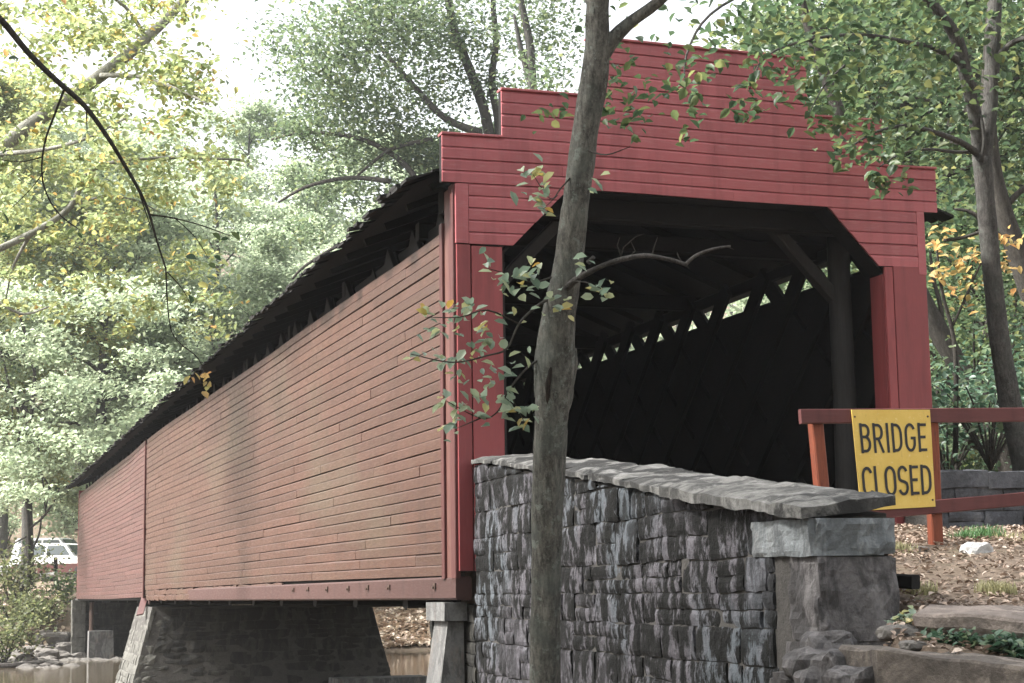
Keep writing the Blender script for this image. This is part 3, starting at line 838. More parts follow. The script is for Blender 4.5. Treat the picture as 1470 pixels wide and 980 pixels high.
pl_ = MB(); frust(pl_,3.9,6.3,23.2,24.3,-2.9,4.0,6.2,23.3,24.25,-1.93); pl_.build('pier_footing', M['concrete'], pier)

# ---- far abutment
fa = empty('far_abutment', (2.6,46.6,-2.2), 'shaded stone abutment with a pale corner column at the far end of the bridge', 'bridge abutment')
c = MB(); c.box((.05,46.25,-2.8),(5.3,48.5,-.05)); c.build('abutment_core', M['mortar'], fa)
c = MB(); masonry(c,(.05,46.22,-2.8),(1,0,0),(0,0,1),(0,-1,0),5.2,2.7,(.4,.9),(.22,.34),.1,51,.2); c.build('abutment_face', M['pierstone'], fa)
c = MB(); masonry(c,(-.22,45.95,-2.5),(1,0,0),(0,0,1),(0,-1,0),.46,2.4,(.46,.47),(.3,.5),.3,52,.1); masonry(c,(-.22,46.6,-2.5),(0,-1,0),(0,0,1),(-1,0,0),.65,2.4,(.64,.66),(.3,.5),.2,53,.1); c.build('corner_column', M['pierlight'], fa)
c = MB(); c.tube([(.42,45.9,-1.3),(.42,45.9,-.05)],[.075,.075],8,smooth=False); c.build('iron_pipe', M['iron'], fa)
c = MB(); frust(c,.28,1.15,45.2,45.9,-2.4,.3,1.1,45.25,45.9,-1.15); c.build('concrete_footing', M['concrete'], fa)

# ---- right parapet wall
rp = empty('parapet_wall', (6.5,-.5,.5), 'low grey stone parapet wall along the right of the road behind the barrier', 'stone wall')
pA = Vector((4.86,-.55,-.2)); pu = Vector((1,.02,0)).normalized(); pn = Vector((pu.y,-pu.x,0))
c = MB(); masonry(c,pA,pu,(0,0,1),pn,4.2,1.38,(.22,.62),(.16,.28),.12,61,.05); c.build('rubble_face', M['parapet'], rp)
c = MB(); o = pA - pn*.03; e = o+pu*4.15; bk2 = -pn*.42
c.add([(q.x,q.y,z) for z in (-.5,1.16) for q in (o,e,e+bk2,o+bk2)],[(0,3,2,1),(4,5,6,7),(0,1,5,4),(1,2,6,5),(2,3,7,6),(3,0,4,7)]); c.build('mortar_core', M['mortar'], rp)
c = MB(); masonry(c,pA+Vector((0,0,1.385))+pn*.03,pu,-pn,(0,0,1),4.2,.5,(.4,.8),(.49,.5),.17,62,.08); c.build('coping', M['parapet'], rp)

# ------------------------------------------------------------------ barrier
YB = -4.3
bar = empty('road_barrier', (2.6,YB,.3), 'wooden barrier of two maroon rails on orange posts blocking the bridge road', 'barrier')
def rb(name, pxa, pxb, pxc, pxd, x_extra, yoff, mat):
    pass
a0 = hitY(1143,599,YB); a1 = hitY(1470,596,YB)
d_ = Vector(a1)-Vector(a0); a1e = Vector(a0)+d_*1.5
c = MB(); c.bar((a0[0],YB-.06,a0[2]),(a1e.x,YB-.06,a1e.z),.045,.112,jit=.002); c.build('rail', M['rail'], bar)
b0 = hitY(1225,738,YB); b1 = hitY(1470,716,YB); d_ = Vector(b1)-Vector(b0); b1e = Vector(b0)+d_*1.5
c = MB(); c.bar((b0[0]-.02,YB-.06,b0[2]),(b1e.x,YB-.06,b1e.z),.045,.106,jit=.002); c.build('rail', M['rail'], bar)
def post(pxt, pyt, pxb, x_w, ztop_, yo=0.0):
    t = hitY(pxt,pyt,YB+yo); b = hitY(pxb,785,YB+yo)
    q = MB(); g = gz1(b[0],YB+yo)
    q.bar((b[0],YB+yo,g-.3),(t[0],YB+yo,ztop_),x_w,.09,up=(0,1,0),jit=.002); q.build('post', M['orange'], bar)
post(1170,606,1190,.10,a0[2]+.03); post(1336,606,1343,.10,a0[2]+.03)
q = MB(); xx = 4.5; q.bar((xx,YB,gz1(xx,YB)-.3),(xx-.02,YB,a0[2]+.03),.1,.09,up=(0,1,0)); q.build('post', M['orange'], bar)

# ---- sign
S = [Vector(hitY(px,py,YB-.092)) for (px,py) in ((1236,733),(1342.5,727),(1334.5,588),(1222,588))]
sign = empty('warning_sign', tuple((S[0]+S[1])/2), 'yellow board reading BRIDGE CLOSED in black capitals nailed to the barrier', 'sign')
def sp(u, v, off=0.0):
    p = (S[0]*(1-u)+S[1]*u)*(1-v)+(S[3]*(1-u)+S[2]*u)*v
    return Vector((p.x, p.y - off, p.z))
c = MB(); n=6; vs=[]
for lay in (.006,-.006):
    for i in range(n+1):
        for j in range(n+1):
            vs.append(sp(i/n,j/n,lay+.003*noise.noise(Vector((i*.4,j*.4,1)))))
m_=n+1; K=m_*m_; fs=[]
for i in range(n):
    for j in range(n):
        q=(i*m_+j,(i+1)*m_+j,(i+1)*m_+j+1,i*m_+j+1); fs += [q, tuple(K+x for x in q[::-1])]
for i in range(n):
    for j in (0,n): fs += [(i*m_+j,(i+1)*m_+j,K+(i+1)*m_+j,K+i*m_+j),(j*m_+i,j*m_+i+1,K+j*m_+i+1,K+j*m_+i)]
c.add(vs,fs); c.build('sign_board', M['yellow'], sign)
def arc(cx,cy,rx,ry,a0,a1,n=12): return [(cx+rx*math.cos(R_(a0+(a1-a0)*i/n)), cy+ry*math.sin(R_(a0+(a1-a0)*i/n))) for i in range(n+1)]
w_ = .13   # half stroke handled in sweep; glyph box is 0..W by 0..1
G = {
 'B': (.62,[[(.08,.0),(.08,1)],[(.08,.93)]+[(.30,.93)]+arc(.30,.735,.22,.195,90,-90)+[(.08,.54)],[(.30,.54)]+arc(.30,.305,.25,.235,90,-90)+[(.08,.07)]]),
 'R': (.62,[[(.08,.0),(.08,1)],[(.08,.93),(.30,.93)]+arc(.30,.70,.23,.23,90,-90)+[(.08,.47)],[(.30,.47),(.56,.0)]]),
 'I': (.20,[[(.10,.0),(.10,1)]]),
 'D': (.64,[[(.08,.0),(.08,1)],[(.08,.93),(.26,.93)]+arc(.26,.62,.29,.31,90,0,8)+arc(.26,.38,.29,.31,0,-90,8)+[(.08,.07)]]),
 'G': (.64,[arc(.32,.66,.25,.28,25,180,10)+arc(.32,.34,.25,.28,180,360,12)+[(.57,.48),(.34,.48)]]),
 'E': (.54,[[(.08,.0),(.08,1)],[(.08,.93),(.52,.93)],[(.08,.51),(.46,.51)],[(.08,.07),(.52,.07)]]),
 'C': (.60,[arc(.32,.66,.25,.28,25,180,10)+arc(.32,.34,.25,.28,180,335,10)]),
 'L': (.50,[[(.08,1),(.08,.07),(.48,.07)]]),
 'O': (.66,[arc(.33,.66,.26,.28,0,180,12)+arc(.33,.34,.26,.28,180,360,12)+[(.59,.66)]]),
 'S': (.60,[arc(.30,.72,.23,.22,20,180,9)+[(.08,.66)]+arc(.31,.60,.23,.12,200,250,3)+[(.40,.45)]+arc(.30,.28,.24,.22,35,-160,12)]),
}
def letters(mb, text, u0, u1, v0, v1, gap=.14, hw=.075):
    tot = sum(G[ch][0] for ch in text)+gap*(len(text)-1); sx=(u1-u0)/tot; sy=(v1-v0); x=0
    for ch in text:
        W, strokes = G[ch]
        for s in strokes:
            pts=[Vector((p[0],p[1]*1.55)) for p in s]     # nearly square pen space
            pts=[p for i,p in enumerate(pts) if i==0 or (p-pts[i-1]).length>1e-4]
            if len(pts)<2: continue
            Ls,Rs=[],[]
            for i,p in enumerate(pts):
                d0=(pts[i]-pts[i-1]).normalized() if i else (pts[1]-pts[0]).normalized()
                d1=(pts[i+1]-pts[i]).normalized() if i<len(pts)-1 else d0
                n0=Vector((-d0.y,d0.x)); n1=Vector((-d1.y,d1.x)); nn=(n0+n1); nn = nn.normalized() if nn.length>1e-6 else n0
                k=hw/max(.55,nn.dot(n0)); Ls.append(p+nn*k); Rs.append(p-nn*k)
            vs=[]
            for a,b in zip(Ls,Rs):
                for q in (a,b):
                    vs.append(sp(u0+(x+q.x)*sx, v0+q.y/1.55*sy, .0105+random.uniform(0,.0006)))
            mb.add(vs,[(2*i,2*i+1,2*i+3,2*i+2) for i in range(len(pts)-1)])
        x += W+gap
c = MB(); letters(c,'BRIDGE',.07,.935,.565,.865); letters(c,'CLOSED',.045,.965,.125,.435,gap=.10); c.build('lettering', M['black'], sign)
for (u,v) in ((.03,.93),(.965,.93),(.965,.07),(.03,.07)):
    c = MB(); p = sp(u,v,.004); c.tube([(p.x,p.y,p.z),(p.x,p.y-.008,p.z)],[.009,.007],8,smooth=False); c.build('nail', M['iron'], sign)
# ------------------------------------------------------------------ stones lying about
def rock_mesh(name, c, s, mat, seed, sub=3, rough=.25, parent=None):
    import bmesh
    bm = bmesh.new(); bmesh.ops.create_icosphere(bm, subdivisions=sub, radius=1.0)
    for v in bm.verts:
        p = v.co.copy()
        q = Vector((math.copysign(abs(p.x)**.7,p.x), math.copysign(abs(p.y)**.7,p.y), math.copysign(abs(p.z)**.7,p.z)))
        k = 1 + rough*noise.noise(p*1.4+Vector((seed*3.1,0,0))) + rough*.45*noise.noise(p*4+Vector((seed,5,0)))
        v.co = Vector((q.x*s[0]*k+c[0], q.y*s[1]*k+c[1], q.z*s[2]*k+c[2]))
    me = bpy.data.meshes.new(name); bm.to_mesh(me); bm.free()
    return link(name, me, M[mat], parent)
def thing_rock(name, c, s, mat, seed, label, group=None, cat='rock', rough=.25):
    o = rock_mesh(name, c, s, mat, seed, 3, rough); return tag(o, label, cat, group)

def flat_slab(name, corners, zt, th, mat, seed, label, cat='stone slab', tilt=(0,0)):
    """irregular flat stone: corners are (x,y); top height zt"""
    n=14; vs=[]; cx=sum(c[0] for c in corners)/len(corners); cy=sum(c[1] for c in corners)/len(corners)
    ring=[]; m=len(corners)
    for i in range(m):
        a=Vector(corners[i]); b=Vector(corners[(i+1)%m]); L=(b-a).length; k=max(2,int(L/.06))
        for j in range(k):
            p=a.lerp(b,j/k); e=.045*noise.noise(Vector((p.x*4.5,p.y*4.5,seed)))+.02*noise.noise(Vector((p.x*22,p.y*22,seed)))
            d=(p-Vector((cx,cy))).normalized(); ring.append(p+d*e)
    N=len(ring); layers=[(.90,-th),(.985,-th*.6),(1.0,-.012),(.975,0),(.7,.008),(.4,.010),(.1,.012)]
    def zz(x,y): return zt+tilt[0]*(x-cx)+tilt[1]*(y-cy)
    for li,(s,dz) in enumerate(layers):
        for p in ring:
            x=cx+(p.x-cx)*s; y=cy+(p.y-cy)*s
            e=.022*noise.noise(Vector((x*4,y*4,seed+li*.3)))+.008*noise.noise(Vector((x*20,y*20,seed)))
            if li<2: x+=.02*noise.noise(Vector((x*5,y*5,li*3.0+seed))); y+=.02*noise.noise(Vector((x*5,y*5,li*5.0+seed)))
            vs.append((x,y,zz(x,y)+dz+e))
    fs=[(l*N+i,l*N+(i+1)%N,(l+1)*N+(i+1)%N,(l+1)*N+i) for l in range(len(layers)-1) for i in range(N)]
    fs.append(tuple(range(N-1,-1,-1))); fs.append(tuple((len(layers)-1)*N+i for i in range(N)))
    b=MB(); b.add(vs,fs); return tag(b.build(name,M[mat]),label,cat)
def XY(px,py,d): p=P(px,py,d); return (p[0],p[1])
flat_slab('stone_slab',[XY(1312,874,8.9),XY(1389,887,8.75),XY(1470,899,8.6),XY(1640,922,8.4),XY(1660,862,9.9),XY(1333,866,9.5)],-.150,.11,'slabtop',3,'broad flat pale stone slab lying on the leaf litter below the barrier',tilt=(-.02,.07))
flat_slab('stone_slab',[XY(1200,931,8.45),XY(1262,948,8.05),XY(1400,962,7.85),XY(1640,988,7.5),XY(1650,962,8.1),XY(1400,942,8.4),XY(1330,933,8.6)],-.345,.36,'slab',6,'long weathered stone slab at the foot of the wing wall, lowest on the slope',tilt=(-.09,.05))
p = P(1403,787,13.2); thing_rock('rock',(p[0],p[1],gz1(p[0],p[1])+.025),(.125,.08,.065),'white_rock',2,'white rock on the ground under the lower rail of the barrier')
p = P(1292,833,10.3); b=MB(); b.bar((p[0]-.02,p[1]+.1,p[2]),(p[0]+.07,p[1]-.06,p[2]-.01),.10,.085); tag(b.build('timber_stub',M['inside']),'short dark stub of timber poking out behind the wing wall end','timber')
rr = random.Random(3)
for k,(px,py,d,s,lab) in enumerate([(1243,920,8.9,.075,'flat grey rock just below the end block of the wing wall'),(1280,925,8.7,.06,'pale flat rock between the wing wall foot and the lower slab'),
        (1300,905,9.2,.045,'small pale rock beside the corner of the broad slab'),(1268,768,13.5,.05,'small pale rock behind the sign post, near the wing wall'),
        (1318,770,13.3,.055,'light rock on the ground left of the right barrier post'),(1240,890,9.3,.07,'rough rock tucked against the base of the end block'),
        (1340,905,8.8,.035,'tiny pale rock in front of the broad slab edge'),
        (1290,912,8.9,.085,'broad grey rock on the bare soil between wall end and broad slab'),(1262,905,9.1,.06,'brown rock half under the foot of the wing wall end'),(1310,918,8.6,.05,'little round rock on the soil above the lower slab'),(1232,935,8.6,.08,'dark rock at the left tip of the lower slab')]):
    q=P(px,py,d); thing_rock('rock',(q[0],q[1],gz1(q[0],q[1])+s*.25),(s*1.3,s,s*.5),'rock',k+10,lab)

for k,(px,py,d,s,lab) in enumerate([(1190,930,8.75,.10,'blocky grey stone at the foot of the wing wall corner'),(1172,957,8.7,.11,'mossy stone under the blocky stone at the wing wall corner'),(1212,958,8.45,.10,'stone wedged beneath the left tip of the lower slab'),(1195,985,8.5,.13,'large foot stone lowest below the wing wall corner'),(1150,990,8.8,.11,'foot stone at the wing wall base by the lower photo edge'),(1235,985,8.2,.12,'big stone under the front of the lower slab')]):
    q=P(px,py,d); thing_rock('foot_stone',(q[0],q[1],q[2]),(s*1.35,s*1.1,s*.85),'quoin',k+70,lab,None,'stone',.3)
# rocks along the far bank by the abutment (left of the bridge)
FR=[(78,928,62.0,.62,'largest pale angular rock of the heap left of the far abutment'),(65,945,61,.42,'dark rock below the largest rock of the heap by the far abutment'),(95,940,61,.45,'rounded rock at the right of the heap by the far abutment'),
    (84,952,60.3,.40,'light rounded rock at the foot of the heap by the far abutment'),(50,940,62,.38,'grey rock at the left of the heap by the far abutment'),(112,948,60.5,.30,'pale narrow rock between heap and abutment column'),
    (38,952,61,.35,'low dark rock at the water edge, far left of the heap')]
for k,(px,py,d,s,lab) in enumerate(FR):
    q=on_ground(px,py,30); thing_rock('boulder',(q[0],q[1],q[2]+s*.2),(s,s*.8,s*.55),'rock',k+30,lab,'rocks heaped beside the far abutment','rock',.35)
mb=MB()
import bmesh
bm=bmesh.new(); rr=random.Random(8)
for k in range(1100):
    x=rr.uniform(-9.5,6); y=rr.uniform(39,48) if x<-.6 else 45.5+rr.uniform(-1.2,.5); s=rr.uniform(.05,.24)
    if x<-2 and rr.random()<.5: s*=1.3
    r=bmesh.ops.create_icosphere(bm,subdivisions=1,radius=1.0)
    for v in r['verts']:
        p=v.co; kk=1+.35*noise.noise(p*1.5+Vector((k*2.1,0,0))); v.co=Vector((x+p.x*s*1.3*kk,y+p.y*s*kk,max(gz1(x,y),WATER-.05)+p.z*s*.55*kk))
me=bpy.data.meshes.new('rubble'); bm.to_mesh(me); bm.free(); tag(link('bank_rubble',me,M['rock']),'small stones and rubble lining the far water edge','rubble',kind='stuff')
b=MB(); b.tube([tuple(np.array(on_ground(x,y,30))+np.array([0,0,.08])) for x,y in ((-30,964),(20,962),(60,955))],[.10,.09,.06],8,.3); tag(b.build('driftwood',M['dead']),'long grey driftwood log at the far left water edge','log')
q=P(590,922,68); b=MB(); b.tube([(q[0]-1.2,q[1],q[2]-.25),(q[0]-.2,q[1]+.1,q[2]-.05),(q[0]+1.1,q[1],q[2]+.45)],[.26,.30,.12],9,.3); tag(b.build('fallen_log',M['bark_dark']),'dark fallen log on the litter covered bank seen beneath the bridge','log')
q=P(628,927,66); b=MB(); b.tube([(q[0]-.5,q[1],q[2]),(q[0]+1.8,q[1],q[2]+.1)],[.12,.10],8,.2); tag(b.build('fallen_log',M['dead']),'pale bare log at the water edge beside the concrete pillar','log')

# ------------------------------------------------------------------ leaf litter, grass, weeds
rng=np.random.default_rng(5)
def ground_scatter(name,n,x0,x1,y0,y1,size,mat,seed,label,dens=None,lift=.02,up=1.4):
    r=np.random.default_rng(seed); x=r.uniform(x0,x1,n); y=r.uniform(y0,y1,n)
    if dens is not None: k=r.uniform(size=n)<dens(x,y); x,y=x[k],y[k]
    nzv=np.array([noise.noise(Vector((float(a)*.9,float(b)*.9,0)))*.05+noise.noise(Vector((float(a)*3.1,float(b)*3.1,7)))*.025 for a,b in zip(x,y)])
    z=gz(x,y)+nzv*np.where(y>46,3.0,1)+lift*r.uniform(.5,1.6,len(x))
    return tag(leaves(name,np.stack([x,y,z],1),size,M[mat],seed,None,'leaf',up,.62),label,'leaf litter',kind='stuff')
def patchy(x,y): return np.array([.35+1.1*max(0,noise.noise(Vector((float(a)*1.1,float(b)*1.1,4)))+.25) for a,b in zip(x,y)])
ground_scatter('leaf_litter',30000,-.9,6.2,-10.0,-.3,.046,'litter',71,'dry brown fallen leaves over the closed road',patchy)
def farb(x,y): return np.where((x>5.5)|(x<-1),1.0,.2)
ground_scatter('bank_leaf_litter',16000,4.5,17,46.3,54.5,.30,'litter_far',72,'pale fallen leaves covering the far bank seen under the bridge',farb,.06,.9)
ground_scatter('bank_leaf_litter',6000,-12,-.3,46.2,60,.20,'litter_far',73,'scattered fallen leaves on the far bank left of the bridge',lambda x,y:np.full(len(x),.6),.06,.9)

def tuft(name,c,n,h,spread,mat,seed,label,cat,group=None,lean=.5):
    r=random.Random(seed); b=MB()
    for i in range(n):
        a=r.uniform(0,6.28); q=r.uniform(0,spread); x=c[0]+math.cos(a)*q; y=c[1]+math.sin(a)*q*.8; z=gz1(x,y)-.01
        az=r.uniform(0,6.28); hh=h*r.uniform(.5,1.2); wv=.006*r.uniform(.7,1.5); l=lean*r.uniform(.2,1)
        dx,dy=math.cos(az),math.sin(az)
        pts=[(x,y,z),(x+dx*hh*l*.3,y+dy*hh*l*.3,z+hh*.6),(x+dx*hh*l,y+dy*hh*l,z+hh*(1-.3*l))]
        vs=[]
        for k,pp in enumerate(pts):
            ww=wv*(1-k*.42); vs+= [(pp[0]-dy*ww,pp[1]+dx*ww,pp[2]),(pp[0]+dy*ww,pp[1]-dx*ww,pp[2])]
        b.add(vs,[(0,1,3,2),(2,3,5,4)])
    return tag(b.build(name,M[mat]),label,cat,group)
for (px,py,d,n,h,s,mat,lab) in [(1412,770,15.2,260,.13,.20,'grass','green grass tuft at the foot of the parapet wall'),(1385,768,15.0,120,.10,.16,'grass','small green grass tuft just right of the barrier post'),
      (1288,778,13.2,120,.10,.16,'straw','pale grass tuft left of the right barrier post'),(1315,838,10.6,200,.09,.13,'straw','dry grass tuft behind the broad slab corner'),(1430,845,10.8,240,.08,.14,'straw','thin dry grass patch behind the broad slab'),(1455,775,15.0,90,.09,.2,'straw','sparse dry grass by the parapet wall at the photo edge')]:
    q=P(px,py,d); tuft('grass_tuft',(q[0],q[1]),n,h,s,mat,int(px),lab,'grass tuft')
def weed(name,c,n,h,rad,mat,seed,label,leaf=.05,cat='weed',group=None):
    r=np.random.default_rng(seed); root=empty(name,tuple(c),label,cat,group); b=MB(); cs=[]
    for i in range(n):
        a=r.uniform(0,6.28); l=r.uniform(.3,1)*rad; p0=np.array(c); p1=p0+np.array([math.cos(a)*l*.5,math.sin(a)*l*.5,h*r.uniform(.4,.9)]); p2=p0+np.array([math.cos(a)*l,math.sin(a)*l,h*r.uniform(.5,1.1)])
        b.tube([p0,p1,p2],[.004,.003,.0015],4,smooth=False)
        for k in range(6): t=r.uniform(.35,1); cs.append(p0*(1-t)+p2*t+np.array([0,0,h*.2*(1-t)])+r.normal(size=3)*leaf*.5)
    b.build('stems',M['bark_mid'],root); leaves('foliage',cs,leaf,M[mat],seed,root,'leaf',.9,.7); return root
for (px,py,d,n,h,rad,lf,mat,lab) in [(1385,912,8.66,18,.07,.10,.045,'leaf_blue','low leafy weed in front of the broad slab, nearest its corner'),(1432,920,8.56,26,.08,.13,.045,'leaf_blue','larger leafy weed in the shade of the broad slab'),
       (1300,895,9.2,16,.06,.12,.05,'leaf_silver','grey green weed at the corner of the broad slab'),(1275,880,9.7,10,.05,.08,.04,'leaf_silver','small weed beside the base of the end block'),(1350,905,8.72,14,.05,.09,.04,'leaf_blue','low weed under the left corner of the broad slab'),(1466,930,8.45,28,.10,.14,.05,'leaf_blue','dense leafy weed under the broad slab at the photo edge')]:
    q=P(px,py,d); z=gz1(q[0],q[1]); weed('weed',(q[0],q[1],z),n,h,rad,mat,int(px),lab,lf)

# ------------------------------------------------------------------ the two vehicles on the far road
def suv(loc, yaw, label, lower):
    root=empty('parked_car',loc,label,'car','cars parked beyond the far end of the bridge')
    cy,sy=math.cos(yaw),math.sin(yaw)
    def W(p): return (loc[0]+p[0]*cy-p[1]*sy, loc[1]+p[0]*sy+p[1]*cy, loc[2]+p[2])
    def part(name,b,mat,par=root,smooth=False):
        b.v=[W(p) for p in b.v]; return b.build(name,M[mat],par,smooth)
    def extr(prof,hw,tw=None):
        b=MB(); n=len(prof); tw=tw or [hw]*n
        b.add([(x,-t,z) for (x,z),t in zip(prof,tw)]+[(x,t,z) for (x,z),t in zip(prof,tw)],[tuple(range(n)),tuple(range(2*n-1,n-1,-1))]+[(i,n+i,n+(i+1)%n,(i+1)%n) for i in range(n)]); return b
    up_=[(-2.25,.80),(2.28,.80),(2.32,1.0),(2.2,1.08),(.95,1.13),(-2.22,1.13),(-2.30,1.0)]
    lo_=[(-2.3,.38),(2.3,.38),(2.36,.55),(2.33,.795),(-2.3,.795),(-2.34,.5)]
    part('body',extr(up_,.95),'carwhite'); part('lower_body',extr(lo_,.96),lower)
    cab=[(-2.22,1.135),(.98,1.135),(.42,1.72),(.25,1.78),(-2.05,1.79),(-2.15,1.72)]
    part('cabin',extr(cab,.9,[.92,.92,.74,.72,.72,.74]),'carwhite')
    for s in (-1,1):
        def wq(pts):
            b=MB(); n=len(pts)
            def yy(z): return s*(.925-(z-1.135)*.30)
            b.add([(x,yy(z)+s*.006,z) for x,z in pts]+[(x,yy(z)-s*.05,z) for x,z in pts],[tuple(range(n)),tuple(range(2*n-1,n-1,-1))]+[(i,(i+1)%n,n+(i+1)%n,n+i) for i in range(n)]); return b
        part('side_window',wq([(-2.02,1.20),(-.62,1.20),(-.62,1.66),(-1.95,1.66)]),'glass')
        part('side_window',wq([(-.5,1.20),(.78,1.20),(.36,1.66),(-.5,1.66)]),'glass')
    b=MB(); b.add([(.96,-.78,1.19),(.96,.78,1.19),(.47,.62,1.69),(.47,-.62,1.69)],[(0,1,2,3)])
    b.v=[(x+.03,y,z+.02) for x,y,z in b.v]; part('windscreen',b,'glass')
    b=MB(); b.bar((2.42,-.95,.55),(2.42,.95,.55),.12,.16); part('bumper',b,'chrome')
    b=MB(); b.bar((-2.42,-.95,.55),(-2.42,.95,.55),.12,.16); part('bumper',b,'chrome')
    b=MB(); b.box((2.30,-.55,.84),(2.345,.55,1.02)); part('grille',b,'black')
    for s in (-1,1):
        b=MB(); b.tube([(2.3,s*.72,.93),(2.36,s*.72,.93)],[.10,.09],12,smooth=False); part('headlight',b,'glass')
    for x in (-1.4,1.42):
        for s in (-1,1):
            b=MB(); b.tube([(x,s*.99,.37),(x,s*.76,.37)],[.37,.37],20,smooth=False); wh=part('wheel',b,'tyre')
            b=MB(); b.tube([(x,s*1.0,.37),(x,s*.985,.37)],[.2,.21],14,smooth=False); part('hub',b,'chrome',wh)
    return root
q=P(84,835,92); suv((q[0],q[1],gz1(q[0],q[1])+.05),R_(-33),'white car with dark windows parked at the back on the far road','carwhite')
q=P(92,844,84); suv((q[0],q[1],gz1(q[0],q[1])-.08),R_(-33),'white car with a red lower body parked in front of the all white one','carred')
b=MB(); p0=P(80,800,74); b.tube([P(80,842,74),p0],[.09,.085],8,.1,smooth=False); tag(b.build('guard_post',M['inside']),'short dark wooden post standing before the parked cars','post')
b=MB(); b.tube([P(47,828,72),P(80,824,72)],[.10,.10],8,.1,smooth=False); tag(b.build('pale_log',M['white_rock']),'pale debarked log lying below the parked cars','log')
for k,(px,py,d,s,lab) in enumerate([(12,820,74,.42,'white boulder at the far left road edge'),(4,826,73,.3,'small white boulder at the photo left edge')]):
    q=on_ground(px,py,30); thing_rock('boulder',(q[0],q[1],q[2]+s*.2),(s*1.3,s,s*.6),'white_rock',k+50,lab)

# ------------------------------------------------------------------ foreground tree
D0=9.5
def PL(lst,d=None): return [P(x,y,(d if d else z)) for x,y,*r in lst for z in [r[0] if r else d]]
ft_=empty('slender_tree',(*P(783,1000,D0)[:2],-1.75),'slender grey tree before the stone wall with a bare wound and dead branch','tree')
k0=D0/FPX
tp=[(781,1240,27),(783,980,24),(783,880,23),(785,790,23),(787,700,24.5),(791,610,24.5),(796,560,28.5),(798,512,29.5),(800,470,27),(806,430,23.5),(815,385,22),(824,310,20.5),(834,235,19.5),(843,170,19.5),(853,110,20.5),(858,60,18),(858,10,17),(862,-60,16),(872,-150,14.5),(868,-280,12),(880,-420,8),(870,-560,3)]
b=MB(); b.tube([P(x,y,D0) for x,y,_ in tp],[r*k0*.94 for _,_,r in tp],40,.10,seed=2.2,sub=26,ridge=.045)
b.tube(PL([(850,110),(868,72),(900,36),(945,2),(1010,-60),(1090,-130),(1190,-190)],D0),[14*k0,12.5*k0,9.5*k0,8*k0,7*k0,5*k0,2*k0],10,.12)
b.tube([P(858,20,D0),P(810,-60,D0+.6),P(740,-130,D0+1.3),P(640,-160,D0+2)],[8*k0,6*k0,4*k0,1.5*k0],8,.1)
b.tube([P(870,-150,D0),P(930,-220,D0+.8),P(1010,-250,D0+1.5)],[8*k0,5*k0,1.5*k0],8,.1)
b.build('trunk',M['bark'],ft_,True)
b=MB(); b.tube(PL([(806,428,D0-.03),(818,408,D0-.08),(850,388,D0-.15),(885,374,D0-.2),(925,367,D0-.22),(960,372,D0-.2),(986,380,D0-.2)]),[7*k0,5*k0,4.2*k0,3.7*k0,3.4*k0,3.1*k0,2.8*k0],9,.22)
b.tube(PL([(984,380,D0-.2),(1000,366,D0-.2),(1025,357,D0-.2),(1049,353,D0-.2)]),[3*k0,2.6*k0,2.2*k0,1.3*k0],7,.2)
b.build('dead_branch',M['dead'],ft_,True)
b=MB()
for pts in ([(936,367),(939,355),(944,340)],[(890,373),(895,355),(912,340),(925,335)],[(893,372),(886,352),(890,340)],[(900,371),(912,360),(905,345)],[(980,378),(974,368),(972,362)],[(985,380),(990,386)],[(1044,354),(1054,358)]):
    b.tube([P(x,y,D0-.2) for x,y in pts],[1.3*k0]+[.8*k0]*(len(pts)-2)+[.35*k0],5,smooth=False)
b.build('dead_twigs',M['bark_dark'],ft_,True)
b=MB(); vs=[]   # bare wound on the trunk face
def wound(px0,pts,name):
    b=MB(); b.tube([P(x,y,D0-r*k0*1.0) for x,y,r in pts],[w*k0 for w in (1,3.2,4,3,1)],8,.5); return b.build(name,M['wound'],ft_,True)
wound(0,[(788,585,22),(786,568,24.5),(788,545,26),(792,525,26),(798,505,24)],'bark_wound')
b=MB(); b.tube([P(824,500,D0),P(824,520,D0-.01),P(820,550,D0-.02),(P(814,585,D0-.02))],[4*k0,6*k0,5*k0,2*k0],7,.2); b.tube([P(771,500,D0),P(770,530,D0-.01),P(769,570,D0-.01)],[2*k0,4*k0,2*k0],7,.2); b.build('callus_ridge',M['bark'],ft_,True)
b=MB(); b.tube([P(845,376,D0-.12),P(852,369,D0-.16)],[4*k0,3*k0],7,smooth=False); b.build('broken_stub',M['dead'],ft_)
cl=Cloud(3); tw=MB()
def twig(pts,r=1.6,d=D0):
    tw.tube([P(x,y,d+(q[0] if q else 0)) for x,y,*q in pts],[r*k0*(1-.7*i/(len(pts)-1)) for i in range(len(pts))],5)
twig([(795,425),(770,440,-.1),(745,465,-.2),(728,500,-.25),(700,510,-.3),(650,520,-.4),(590,508,-.5)],2.4)
twig([(745,465,-.2),(700,445,-.3),(660,455,-.35),(610,455,-.4)],1.6)
twig([(775,515),(755,530,-.1),(730,560,-.2),(715,590,-.2),(690,600,-.2),(640,575,-.3)],2.0)
twig([(730,560,-.2),(742,585,-.2),(755,610,-.2)],1.2); twig([(690,600,-.2),(655,615,-.3)],1.2)
twig([(800,395),(765,405,-.1),(735,395,-.15),(700,385,-.2)],1.8); twig([(805,405,0),(840,405,-.2),(875,420,-.25)],1.6)
twig([(832,240),(805,270,-.1),(790,285,-.15),(765,250,-.2)],1.5); twig([(800,280,-.12),(780,300,-.2)],1.0)
twig([(842,215,-.05),(870,222,-.2),(905,210,-.3)],1.8)
